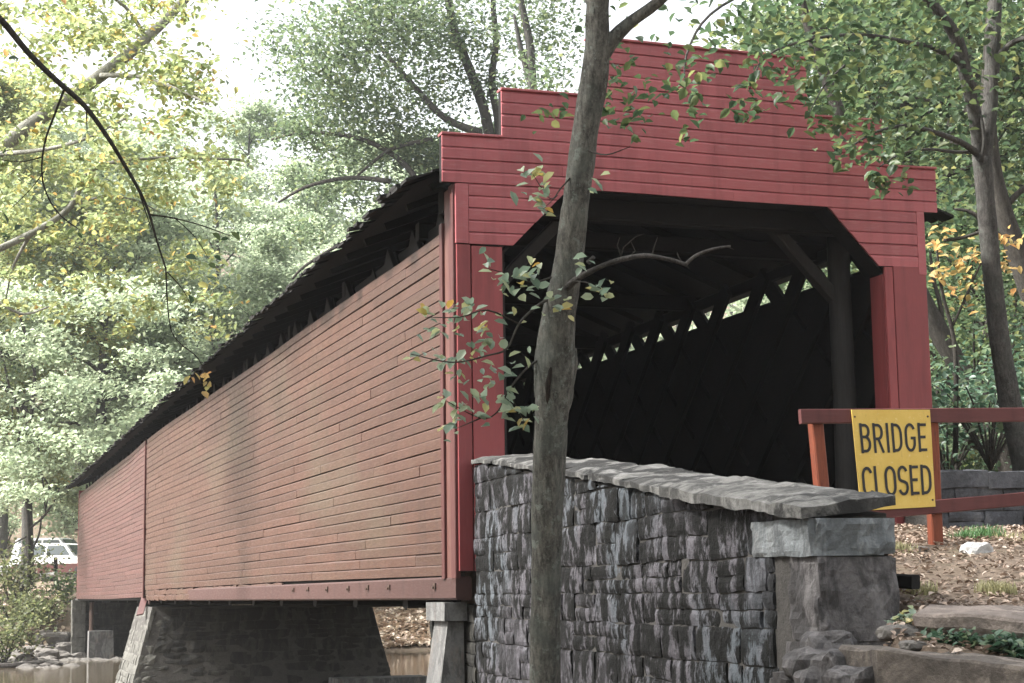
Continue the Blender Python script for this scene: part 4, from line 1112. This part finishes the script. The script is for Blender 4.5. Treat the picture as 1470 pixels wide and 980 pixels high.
for (px,py,s,n) in [(600,508,10,7),(612,455,9,5),(625,478,8,5),(655,440,9,8),(650,465,11,8),(675,440,9,8),(690,465,11,9),(640,520,11,8),(665,515,10,7),(690,505,11,9),(715,490,9,6),(700,540,12,10),(660,545,9,6),(690,560,10,7),(725,570,12,9),(640,575,10,7),(660,582,9,7),(690,595,9,6),(645,615,9,7),(655,600,7,4),(735,580,10,9),(750,602,9,9),(760,590,8,5),
        (725,400,13,11),(750,410,12,12),(700,380,10,6),(765,385,10,8),(780,430,10,6),(840,380,10,6),(865,415,12,7),(850,420,8,5),(800,430,9,5),(815,445,9,5),(765,245,14,10),(785,265,11,8),(790,295,11,8),(770,285,12,7),(858,265,9,5),(735,440,14,7),(745,510,12,5)]:
    cl.pxclump(px,py,D0-.22,s*.9,n,1.0)
tw.build('twigs',M['bark_dark'],ft_,True)
leaves('crown',cl.all(),.069,M['leaf_silver'],33,ft_,'leaf',.5,.62)
cl=Cloud(9)     # green leaves on the upper limbs
for (px,py,s,n) in [(900,120,26,34),(880,160,22,22),(930,150,20,22),(905,185,14,10),(960,95,22,18),(875,85,16,10),(1010,-50,60,60),(1100,-130,60,60),(740,-120,70,70),(640,-160,60,60),(930,-220,70,80),(870,-420,100,160),(850,-300,90,120),(770,160,20,8),(800,165,14,8),(1180,-180,60,60)]:
    cl.pxclump(px,py,D0+(.3 if py>0 else .5),s,n,.9)
tag(leaves('leaf_sprays',cl.all(),.065,M['leaf_mid'],35,ft_,'leaf',.4,.65),'greener leaf sprays on the upper limbs')

# ------------------------------------------------------------------ right-hand forked tree
DR=19.5; kr=DR/FPX
rt=empty('forked_tree',P(1478,790,DR),'tall grey tree behind the parapet wall, forking high above the right end of the bridge','tree')
b=MB(); b.tube([P(x,y,DR) for x,y,_ in [(1500,830,0),(1478,700,0),(1464,640,0),(1447,560,0),(1434,480,0),(1424,390,0),(1416,300,0),(1409,225,0)]],[24*kr,19*kr,17*kr,16*kr,14.5*kr,13.5*kr,13*kr,14*kr],14,.1,seed=5)
b.tube([P(x,y,DR+z) for x,y,z in [(1409,235,0),(1400,170,-.1),(1387,110,-.2),(1375,60,-.3),(1350,20,-.4),(1310,-25,-.5),(1250,-80,-.7),(1180,-140,-1)]],[11*kr,10*kr,9.5*kr,9*kr,8*kr,7*kr,5*kr,2*kr],10,.12)
b.tube([P(x,y,DR+z) for x,y,z in [(1412,235,0),(1420,160,.1),(1425,80,.2),(1428,0,.3),(1432,-120,.5),(1425,-280,.6),(1440,-460,.6)]],[12*kr,11*kr,11*kr,10*kr,8*kr,5*kr,2*kr],10,.12)
b.tube([P(x,y,DR+z) for x,y,z in [(1405,222,0),(1385,207,-.3),(1360,196,-.6),(1330,186,-.9),(1300,180,-1.3),(1255,190,-1.9),(1215,215,-2.4)]],[5.5*kr,4.5*kr,4*kr,3.2*kr,2.6*kr,1.8*kr,.8*kr],7,.1)
b.tube([P(x,y,DR+z) for x,y,z in [(1404,218,0),(1370,218,-.3),(1330,214,-.7),(1290,222,-1.1),(1262,240,-1.5)]],[3*kr,2.5*kr,2*kr,1.4*kr,.7*kr],6,.1)
b.tube([P(x,y,DR+z) for x,y,z in [(1380,90,-.2),(1345,70,-.7),(1300,60,-1.4),(1240,50,-2.2),(1170,55,-2.9),(1100,80,-3.4),(1075,130,-3.6)]],[5*kr,4*kr,3.2*kr,2.6*kr,2*kr,1.3*kr,.6*kr],6,.1)
b.tube([P(x,y,DR+z) for x,y,z in [(1240,50,-2.2),(1215,90,-2.5),(1185,120,-2.7),(1160,165,-2.9)]],[2*kr,1.6*kr,1.2*kr,.6*kr],5,.1)
b.tube([P(x,y,DR+z) for x,y,z in [(1310,-25,-.5),(1200,-30,-1.8),(1100,-20,-2.8),(1020,20,-3.4),(985,80,-3.7),(985,135,-3.8)]],[3.5*kr,3*kr,2.4*kr,1.8*kr,1.2*kr,.6*kr],6,.1)
b.tube([P(x,y,DR+z) for x,y,z in [(1424,90,.2),(1455,60,.0),(1490,50,-.3),(1560,20,-.6)]],[5*kr,4*kr,3.5*kr,2*kr],6,.1)
b.tube([P(x,y,DR-.05+z) for x,y,z in [(1408,232,-.1),(1413,200,-.15),(1405,150,-.1)]],[3.5*kr,3*kr,2*kr],6)
b.build('trunk',M['bark_mid'],rt,True)
cl=Cloud(41)
for (px,py,z,s,n) in [(1250,185,-2,26,60),(1215,205,-2.4,22,36),(1290,200,-1.4,24,40),(1275,240,-1.6,20,40),(1262,262,-1.6,12,16),(1320,180,-1,24,34),(1290,165,-1.3,22,30),(1170,165,-2.9,18,26),(1195,180,-2.8,14,16),(1185,125,-2.7,24,40),(1150,110,-3,24,36),(1215,90,-2.5,28,50),(1240,55,-2.2,30,60),(1300,60,-1.5,34,60),(1345,70,-.8,30,50),
      (1170,55,-2.9,30,50),(1110,75,-3.4,28,45),(1080,125,-3.6,20,32),(1065,165,-3.7,14,12),(1130,20,-2.9,34,60),(1060,40,-3.2,26,34),(1015,90,-3.5,18,18),(985,125,-3.8,16,20),(990,165,-3.8,14,12),(978,200,-3.8,8,5),(1085,160,-3.6,6,4),(1190,0,-2,40,70),(1260,0,-1,40,70),(1330,10,-.5,36,60),(1380,140,-.3,24,30),(1350,120,-.6,26,36),(1310,110,-1,26,36),(1440,130,0,28,36),(1450,60,0,34,50),(1400,30,0,34,50),(1460,180,-.2,20,18),
      (1180,-140,-1,60,120),(1430,-300,.5,90,250),(1440,-450,.6,90,250),(1560,20,-.6,50,90),(1250,-80,-.7,60,120),(1240,170,-2.2,20,24),(1205,235,-2.4,10,8),(1230,150,-2.3,20,26)]:
    cl.pxclump(px,py,DR+z,s*.9,n*1.15,.9)
leaves('crown',cl.all(),.115,M['leaf_mid'],42,rt,'leaf',.5,.62)
leaning=lambda pts,rads,b,dd: b.tube([P(x,y,dd) for x,y in pts],[r*dd/FPX for r in rads],10,.12)
def trunk_tree(name,label,pts,rads,d,clumps,mat,leaf,bk,seed,extra=()):
    root=empty(name,P(pts[0][0],pts[0][1],d),label,'tree'); b=MB(); leaning(pts,rads,b,d)
    for e in extra: leaning(e[0],e[1],b,d)
    b.build('trunk',M[bk],root,True); c=Cloud(seed)
    for (px,py,z,s,n) in clumps: c.pxclump(px,py,d+z,s,n*(.62 if mat == 'leaf_autumn' else 1),.7)
    leaves('crown',c.all(),leaf,M[mat],seed+1,root,'leaf',.5,.62); return root
trunk_tree('leaning_tree','dark leaning tree close behind the tall forked tree at the right edge',[(1640,820),(1580,640),(1500,470),(1462,370),(1440,300),(1425,240),(1418,150),(1425,20),(1440,-160),(1450,-350)],[22,20,18,15,13,12,11,9,6,2],23,
   [(1440,-350,0,110,300),(1440,-160,0,100,300),(1380,30,1,60,150),(1460,60,1,60,160),(1420,200,2,40,90),(1480,300,1,30,60),(1500,120,0,60,150)],'leaf_mid',.13,'bark_dark',81,
   extra=[([(1455,355),(1425,330),(1395,305),(1370,300)],[5,4,3,1.5]),([(1440,300),(1470,270),(1510,250)],[6,4,2])])
trunk_tree('leaning_tree','black leaning tree slanting up towards the bridge behind the right pilaster',[(1460,700),(1425,600),(1390,545),(1355,490),(1325,430),(1290,360),(1250,270),(1200,150),(1150,0),(1120,-180)],[18,16,15,14.5,13,12,11,9,6,2],26,
   [(1120,-180,0,120,320),(1150,0,1,120,340),(1210,60,2,90,240),(1100,60,2,90,200),(1300,150,3,60,160),(1340,260,2,50,140),(1380,330,2,50,120)],'leaf_mid',.15,'bark_dark',85,
   extra=[([(1420,640),(1370,615),(1335,605),(1300,590)],[13,12,11,10]),([(1355,490),(1350,440),(1340,400),(1335,360)],[4,3.5,3,1.5])])
trunk_tree('autumn_sapling','thin sapling with yellow and orange leaves behind the right corner of the bridge',[(1372,650),(1372,520),(1366,470),(1355,430),(1348,390),(1345,350)],[4,3.5,3,2.5,2,1],22,
   [(1350,350,0,13,26),(1375,370,0,16,34),(1395,395,0,17,34),(1350,395,0,15,30),(1375,415,0,14,24),(1420,350,0,15,26),(1445,340,0,12,22),(1440,385,0,13,20),(1410,375,0,14,22),(1355,330,0,10,12),(1460,420,0,10,10),(1380,440,0,10,10),(1345,365,0,13,20),(1470,350,0,14,20)],'leaf_autumn',.11,'bark_dark',88,
   extra=[([(1366,470),(1385,430),(1400,395),(1425,350),(1450,340)],[2.2,2,1.6,1.2,.8]),([(1355,345),(1385,340),(1420,328)],[2.5,2.5,2.5])])

# ------------------------------------------------------------------ overhanging tree at the left edge
DL=10.0; kl=DL/FPX
ot=empty('overhanging_tree',P(-330,1100,DL),'tree at the left edge whose thin dark bough arches down across the view','tree')
b=MB()
b.tube([P(-330,1150,DL),P(-310,700,DL),P(-270,350,DL),P(-200,60,DL),P(-150,-200,DL),P(-140,-420,DL)],[30*kl,25*kl,21*kl,17*kl,10*kl,3*kl],12,.1)
b.tube([P(x,y,DL) for x,y in [(-215,90),(-120,0),(-50,-10),(0,27),(40,75),(82,116),(120,150),(150,190),(175,230),(198,270),(213,303),(225,345),(238,385)]],[12*kl,9*kl,6*kl,4.8*kl,4.4*kl,4.1*kl,3.7*kl,3.3*kl,2.8*kl,2.4*kl,2.0*kl,1.5*kl,1.2*kl],8,.1)
for pts,r in (([(92,128),(78,165),(64,205),(60,250),(70,285),(88,310),(112,328)],1.9),([(198,270),(206,295),(218,330)],1.4),([(216,308),(245,312),(285,322),(330,338)],1.5),([(238,385),(240,430),(246,475),(262,496)],1.3),([(250,312),(280,340),(300,372)],1.0),([(240,390),(262,415),(275,440)],1.0),([(124,158),(125,190)],1.4),([(262,496),(285,515),(295,545)],1.0),([(60,225),(30,232),(-5,228)],1.0),([(64,245),(45,270),(15,300)],1.0)):
    b.tube([P(x,y,DL) for x,y in pts],[r*kl*(1-.55*i/(len(pts)-1)) for i in range(len(pts))],5)
b.build('trunk',M['bark_dark'],ot,True)
cl=Cloud(51)
for (px,py,s,n) in [(-150,-200,90,160),(-140,-400,100,160),(-200,60,70,90),(10,330,14,6),(5,235,10,5),(300,375,12,6),(330,340,10,5),(115,330,10,4),(275,440,10,4)]: cl.pxclump(px,py,DL,s,n,.9)
leaves('crown',cl.all(),.06,M['leaf_mid'],52,ot,'leaf',.4,.62)
cl=Cloud(53); cl.pxclump(290,545,DL,8,5,1); cl.pxclump(296,558,DL,7,4,1); cl.pxclump(280,540,DL,4,2,1)
tag(leaves('yellow_leaves',cl.all(),.055,M['leaf_autumn'],54,ot,'leaf',.2,.7),'small cluster of bright yellow leaves')

# leaning pale trunk tree at the left, over the stream
DP=29.0; kp=DP/FPX
lt=empty('leaning_pale_tree',(-15.5,-2.5,-1.7),'pale barked tree leaning steeply from the left edge up across the leaves','tree')
b=MB()
b.tube([(-15.5,-2.5,-2.0),(-14.5,0.5,.8),P(-300,470,26.5),P(-140,335,28),P(-10,222,DP),P(70,160,DP+.3),P(145,108,DP+.6),P(210,55,DP+1),P(275,-12,DP+1.4),P(340,-90,DP+1.8),P(380,-220,DP+2)],[24*kp,22*kp,19*kp,17*kp,11.5*kp,10.5*kp,9.5*kp,8*kp,6.5*kp,5.5*kp,2*kp],12,.12)
def lb(pts,r): b.tube([P(x,y,DP+z) for x,y,z in pts],[r*kp*(1-.7*i/(len(pts)-1)) for i in range(len(pts))],7,.1)
lb([(-140,430,-1),(-60,385,-1),(45,335,-.5),(100,298,0),(122,252,0),(145,238,0),(180,230,0),(250,226,.2),(345,229,.4)],6)
lb([(100,298,0),(140,284,.2),(190,286,.4),(230,305,.6)],3); lb([(-10,222,0),(60,215,-.5),(120,200,-.8),(180,170,-1)],4)
lb([(145,108,.5),(200,110,0),(260,130,-.5),(300,150,-1)],4); lb([(210,55,1),(180,10,.5),(120,-30,0)],4)
lb([(-60,385,-1),(-20,420,-1),(30,450,-1),(70,440,-1)],3.5); lb([(45,335,-.5),(20,380,-.5),(8,430,-.5)],3)
b.build('trunk',M['bark_pale'],lt,True)
cl=Cloud(61); rgl=np.random.default_rng(62)
for k in range(230):
    px=rgl.uniform(-60,330); py=rgl.uniform(-30,480)
    w_=1.0 if py<130+.35*(300-px) or (190<py<330) else .45
    if rgl.uniform()>w_ or (px>285 and py<95): continue
    cl.pxclump(px,py,DP+rgl.normal()*1.6,rgl.uniform(9,24),rgl.integers(30,72),.5)
for (px,py,s,n) in [(100,140,30,60),(230,20,30,60),(30,40,40,90),(150,20,40,90),(260,130,26,60),(310,235,20,40),(200,245,26,50),(380,-220,120,300),(200,-120,100,300),(20,-100,100,300),(285,80,24,36),(250,60,24,40),(200,90,24,40)]: cl.pxclump(px,py,DP+.5,s,n,.6)
leaves('crown',cl.all(),.125,M['leaf_pale'],63,lt,'leaf',.5,.62)

# ------------------------------------------------------------------ dark tree over the bridge roof
def at(px, d, dz=0.0):
    p=P(px,800,d); return (p[0],p[1],gz1(p[0],p[1])+dz)
DM=66
def dark_extra(tb,cl,rng):
    k=DM/FPX
    for pts,r in (([(640,330),(585,240),(520,200),(440,190),(390,200)],5),([(690,190),(640,170),(600,130),(540,60),(500,0)],6),([(560,260),(500,255),(440,268),(400,290)],4),([(600,300),(560,330),(500,345),(440,380),(420,400)],4),([(620,200),(560,215),(510,255)],4)):
        tb.tube([P(x,y,DM-2+.5*i) for i,(x,y) in enumerate(pts)],[r*k*(1-.6*i/(len(pts)-1)) for i in range(len(pts))],7,.1)
    for (px,py,s,n) in [(440,190,36,300),(500,215,36,320),(560,180,40,400),(520,130,44,500),(460,110,44,420),(500,60,50,520),(560,40,50,520),(620,60,44,460),(620,130,40,380),(590,230,30,260),(480,160,40,360),(430,60,40,300),(540,0,50,500),(620,-10,50,460),(460,265,26,160),(520,280,30,200),(590,290,24,150),(440,330,24,140),(680,60,34,220),(700,120,24,140)]:
        cl.pxclump(px,py,DM+rng.normal()*1.5,s*.9,n*2.9,.6)
    # main stems
    for pts,r in (([(722,640),(712,330),(702,190),(682,120),(655,50),(640,-20),(620,-140)],10),([(710,330),(716,190),(706,120),(712,60),(708,-10),(720,-120)],7)):
        tb.tube([P(x,y,DM) for x,y in pts],[r*k*(1-.55*i/(len(pts)-1)) for i in range(len(pts))],9,.1)
b0=at(725,DM)
gen_tree('dark_tree','large dark green tree with black forking stems rising behind the bridge roof','tree',b0,20,.30,(-.02,0),.55,4.5,12,1000,.21,'leaf_dark','bark_dark',91,None,.7,extra=dark_extra)
def stem_extra(tb,cl,rng):
    d=60; k=d/FPX
    tb.tube([P(765,500,d),P(765,220,d),P(764,120,d),P(760,60,d),P(748,0,d),P(735,-100,d)],[9*k,9*k,7*k,6*k,5*k,3*k],9,.1)
    tb.tube([P(764,130,d),P(748,70,d),P(738,20,d)],[5*k,4*k,2*k],7); tb.tube([P(765,200,d),P(775,165,d),P(790,120,d)],[4*k,3*k,1.5*k],7)
    for (px,py,s,n) in [(780,110,24,180),(760,60,22,120),(800,60,26,180),(740,150,18,90),(800,160,20,120),(740,20,26,150),(790,10,30,200),(760,-60,50,300)]: cl.pxclump(px,py,d+rng.normal(),s,n*2.2,.7)
gen_tree('slim_tree','slim pale stemmed tree showing just above the stepped bridge front','tree',at(765,60),17,.2,(0,0),.8,2.5,5,120,.19,'leaf_dark','bark_mid',95,None,.6,extra=stem_extra)

# ------------------------------------------------------------------ trees on the far bank and the slopes
BG=[ # px, depth, H, crown r, leaf mat, label
 (-70,66,19,5.5,'leaf_pale','yellow green tree on the far bank at the left photo edge'),
 (40,72,15,5.0,'leaf_far','pale tree on the far bank right behind the parked cars'),
 (130,69,17,5.5,'leaf_far','broad pale tree whose boughs hang over the far end of the roof'),
 (215,76,17,5.5,'leaf_far','pale tree behind the far roof end, left of the sky gap'),
 (310,80,19,5.5,'leaf_far','rounded pale tree below the bright sky gap'),
 (395,74,14,5.0,'leaf_far','pale green tree just right of the bright sky gap'),
 (470,72,13,4.8,'leaf_far','light green tree half hidden by the middle of the roof line'),
 (560,80,15,5,'leaf_far','light tree behind the dark tree above the roof'),
 (640,84,17,5,'leaf_mid','green tree behind the stepped bridge front'),
 (0,95,24,6.5,'leaf_far','tall hazy tree on the slope behind the cars'),
 (110,104,24,7,'leaf_far','hazy tree on the slope straight above the parked cars'),
 (210,112,23,7,'leaf_far','high hazy tree on the slope left of the sky gap'),
 (345,120,25,7,'leaf_far','small hazy tree at the bottom of the sky gap on the slope'),
 (450,112,21,7,'leaf_far','hazy tree on the slope right of the sky gap'),
 (560,116,24,7,'leaf_far','hazy tree on the slope behind the dark tree'),
 (700,105,22,7,'leaf_far','hazy tree on the slope hidden behind the bridge front'),
]
def spray_extra(tb, cl, rng):
    for k in range(70):
        px=rng.uniform(-20,250); py=rng.uniform(400,720)
        if py>690-(px-60)*.62+30 and px>60: continue
        cl.pxclump(px,py,61+rng.normal()*2.0,rng.uniform(14,26),200,.4)
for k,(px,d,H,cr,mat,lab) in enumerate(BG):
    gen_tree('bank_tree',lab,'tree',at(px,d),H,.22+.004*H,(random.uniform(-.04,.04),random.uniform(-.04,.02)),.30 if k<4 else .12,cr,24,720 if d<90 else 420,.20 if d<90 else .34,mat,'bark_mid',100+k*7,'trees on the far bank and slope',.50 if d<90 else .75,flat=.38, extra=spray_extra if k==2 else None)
RG=[(1345,38,15,4.2,'leaf_mid','green tree in the wood just right of the bridge front'),
 (1400,48,19,5,'leaf_mid','taller green tree deep in the wood at the right'),
 (1470,36,15,4.2,'leaf_mid','green tree at the right photo edge behind the forked tree'),
 (1530,44,18,5,'leaf_mid','green tree beyond the right photo edge'),
 (1300,58,21,5.5,'leaf_far','lighter tree rising behind the right step of the bridge front'),
 (1210,66,20,5.5,'leaf_far','light tree behind the top of the stepped bridge front'),
 (1440,68,24,6,'leaf_far','lighter tall tree far back in the right wood'),
 (1370,85,26,6.5,'leaf_far','hazy tree furthest back in the right wood')]
for k,(px,d,H,cr,mat,lab) in enumerate(RG):
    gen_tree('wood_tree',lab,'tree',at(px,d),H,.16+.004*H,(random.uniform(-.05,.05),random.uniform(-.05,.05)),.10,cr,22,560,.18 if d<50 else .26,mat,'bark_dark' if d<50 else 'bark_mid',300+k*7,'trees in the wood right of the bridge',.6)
# bushes: short stems with leaf clumps
def bush(name,c,rx,rz,n,leaf,mat,seed,label,cat='bush',group=None,bk='bark_dark'):
    r=np.random.default_rng(seed); root=empty(name,tuple(c),label,cat,group); b=MB(); cl=Cloud(seed)
    for i in range(14):
        a=r.uniform(0,6.28); l=rx*r.uniform(.4,1); e=np.array([c[0]+math.cos(a)*l,c[1]+math.sin(a)*l,c[2]+rz*r.uniform(.4,1.2)]); p0=np.array(c)
        m_=p0*.5+e*.5+np.array([0,0,rz*.2]); b.tube([p0-np.array([0,0,.1]),m_,e],[.02*rx,.014*rx,.005*rx],5)
        cl.clump(e,rx*.28,n/24,.7); cl.clump(m_,rx*.25,n/40,.7)
    b.build('stems',M[bk],root,True); leaves('foliage',cl.all(),leaf,M[mat],seed+1,root,'leaf',.6,.65); return root
def atb(px,py,d): p=P(px,py,d); return (p[0],p[1],max(p[2]-.2,gz1(p[0],p[1])))
for k,(px,py,d,rx,rz,n,lf,mat,lab) in enumerate([
  (1360,640,24,1.0,1.2,900,.10,'leaf_blue','bluish green bush just behind the parapet wall beside the pilaster'),
  (1420,610,22,.9,1.1,900,.11,'leaf_blue','glossy leaved bush behind the parapet wall left of the grey trunk'),
  (1400,560,27,1.4,1.6,1300,.11,'leaf_mid','mid green bush in the wood below the yellow sapling'),
  (1480,600,24,1.1,1.3,900,.11,'leaf_blue','bush right of the grey trunk at the photo edge'),
  (1350,560,31,1.6,2.0,1300,.12,'leaf_mid','bush in the wood half hidden by the right pilaster'),
  (1450,500,32,1.9,2.0,1500,.12,'leaf_mid','tall bush deep in the wood at the right'),
  ]): bush('wood_bush',atb(px,py+30,d),rx,rz,n,lf,mat,400+k*3,lab,group='undergrowth bushes in the right wood')
for k,(px,py,d,rx,rz,n,lf,mat,lab) in enumerate([
  (25,905,66,1.5,1.5,1100,.17,'leaf_shrub','bright yellow green shrub low on the far bank at the left edge'),
  (5,940,64,1.3,1.2,900,.16,'leaf_shrub','yellow shrub by the water at the left photo edge'),
  (55,880,68,1.1,.7,700,.16,'leaf_shrub','yellow green shrub on the far bank below the parked cars'),
  (15,860,70,1.6,1.6,1000,.18,'leaf_shrub','shrub at the left edge beneath the white boulder'),
  (8,770,76,1.7,2.2,1300,.19,'leaf_far','pale bush left of the parked cars'),
  (100,745,98,2.6,2.8,1300,.24,'leaf_far','hazy bush above the parked cars'),
  (90,852,69,.8,.8,400,.16,'leaf_mid','small dark shrub under the bridge corner at the far bank')]):
    bush('bank_shrub',on_ground(px,py+14,40),rx,rz,n,lf,mat,440+k*3,lab,group='shrubs on the far bank')
# bare dark hanging boughs in front of the pale trees at the left
DB=56; kb=DB/FPX
db=empty('bare_tree',at(45,64),'dark bare branched tree with drooping boughs left of the parked cars','tree'); b=MB()
for pts,r in (([(40,860),(42,800),(40,740),(35,690),(48,640),(30,585),(15,560),(-10,540)],3.2),([(15,560),(28,600),(25,660),(32,700),(40,745)],2.2),([(-10,545),(20,570),(45,600),(55,640),(60,680),(66,740)],2.4),([(40,760),(62,742),(80,715),(85,700)],2),([(60,680),(70,700),(66,730)],1.6),([(38,770),(20,780),(8,790)],1.6),([(45,600),(50,540),(42,500),(32,480)],3),([(40,800),(55,770),(60,740)],2),([(30,585),(40,575),(60,590)],1.4),([(0,500),(10,540),(18,590),(5,640)],1.8),([(42,500),(25,440),(10,400)],2.5)):
    b.tube([P(x,y,DB+8) for x,y in pts],[r*kb*1.15*(1-.5*i/(len(pts)-1)) for i in range(len(pts))],6,.1)
b.build('trunk',M['bark_dark'],db,True); cl=Cloud(77)
for (px,py,s,n) in [(20,520,22,80),(10,600,16,40),(40,690,16,30),(80,700,14,30),(10,560,16,50),(60,780,12,30)]: cl.pxclump(px,py,DB+8,s,n,.8)
leaves('crown',cl.all(),.17,M['leaf_mid'],78,db,'leaf',.4,.62)
# far woodland as one mass
rngw=np.random.default_rng(99); C_=[]; wt=MB()
for k in range(150):
    px=rngw.uniform(-250,1750); d=rngw.uniform(118,175)
    if 260<px<440 and d>140: continue
    x,y,z=at(px,d); H=rngw.uniform(9,17) if 230<px<470 else rngw.uniform(14,22)
    wt.tube([(x,y,z-.3),(x+rngw.normal()*.6,y,z+H*.8)],[.25,.08],5,smooth=False)
    for j in range(9):
        t=rngw.uniform(.15,1); C_.append(np.array([x,y,z+H*t])+rngw.normal(size=(70,3))*np.array([2.6,2.6,1.5])*(1.15-t*.6))
wo=leaves('far_woodland',np.concatenate(C_),.55,M['leaf_far'],98,None,'diamond',.5); tag(wo,'hazy wooded hillside beyond the trees','woodland',kind='stuff')
wt.build('woodland_trunks',M['bark_mid'],wo,True)
# unseen wood, added behind and left of the camera to shade road and bridge
C_=[]; wt=MB()
for k in range(92):
    if k<46: x=rngw.uniform(-26,26); y=rngw.uniform(-52,-24)
    else: x=rngw.uniform(-27,-10); y=rngw.uniform(-24,3)
    z=gz1(x,y); H=rngw.uniform(13,20)+(5 if k>=46 else 0)
    wt.tube([(x,y,z-.3),(x+rngw.normal()*.6,y,z+H*.8)],[.2,.07],5,smooth=False)
    for j in range(9):
        t=rngw.uniform(.12,1); C_.append(np.array([x,y,z+H*t])+rngw.normal(size=(36,3))*np.array([2.2,2.2,1.5])*(1.15-t*.5))
wo=leaves('shade_woodland',np.concatenate(C_),.55,M['leaf_mid'],198,None,'diamond',.5); tag(wo,'unseen wood added on the near bank to shade the road and bridge','woodland',kind='stuff')
wt.build('woodland_trunks',M['bark_mid'],wo,True)

# ------------------------------------------------------------------ light and air
world=bpy.data.worlds.new('World'); SC.world=world; world.use_nodes=True
nt=world.node_tree; nt.nodes.clear()
SUN_EL, SUN_AZ = R_(46), R_(-84)     # azimuth measured from +y towards +x
sky=nt.nodes.new('ShaderNodeTexSky'); sky.sky_type='NISHITA'; sky.sun_disc=False; sky.sun_elevation=SUN_EL; sky.sun_rotation=SUN_AZ
sky.dust_density=4.0; sky.air_density=1.2; sky.ozone_density=1.0
hs=nt.nodes.new('ShaderNodeHueSaturation'); hs.inputs['Saturation'].default_value=.22
bg=nt.nodes.new('ShaderNodeBackground'); bg.inputs['Strength'].default_value=.15
ou=nt.nodes.new('ShaderNodeOutputWorld')
nt.links.new(sky.outputs[0],hs.inputs['Color']); nt.links.new(hs.outputs[0],bg.inputs['Color']); nt.links.new(bg.outputs[0],ou.inputs['Surface'])
sun=bpy.data.lights.new('sun','SUN'); sun.energy=4.6; sun.angle=R_(9); sun.color=(1,.975,.93)
so=bpy.data.objects.new('sun',sun); COL.objects.link(so)
sd=Vector((math.sin(SUN_AZ)*math.cos(SUN_EL),math.cos(SUN_AZ)*math.cos(SUN_EL),math.sin(SUN_EL)))
so.rotation_euler=sd.to_track_quat('Z','Y').to_euler(); so.location=(0,0,80)

HAZE=.0004
if HAZE:
    b=MB(); b.box((-152,-72,-6.5),(172,302,82)); 
    hm=bpy.data.materials.new('haze_air'); hm.use_nodes=True; t=hm.node_tree; t.nodes.clear()
    pv=t.nodes.new('ShaderNodeVolumePrincipled'); pv.inputs['Color'].default_value=(.93,.96,1,1); pv.inputs['Density'].default_value=HAZE; pv.inputs['Anisotropy'].default_value=.35
    o=t.nodes.new('ShaderNodeOutputMaterial'); t.links.new(pv.outputs[0],o.inputs['Volume'])
    tag(b.build('haze',hm),kind='stuff')

SC.render.engine='CYCLES'
SC.cycles.use_denoising=True
SC.cycles.max_bounces=12; SC.cycles.diffuse_bounces=7; SC.cycles.transmission_bounces=6; SC.cycles.volume_bounces=1
SC.view_settings.view_transform='Standard'; SC.view_settings.look='None'; SC.view_settings.gamma=1; SC.view_settings.use_curve_mapping=False
SC.view_settings.exposure=1.7
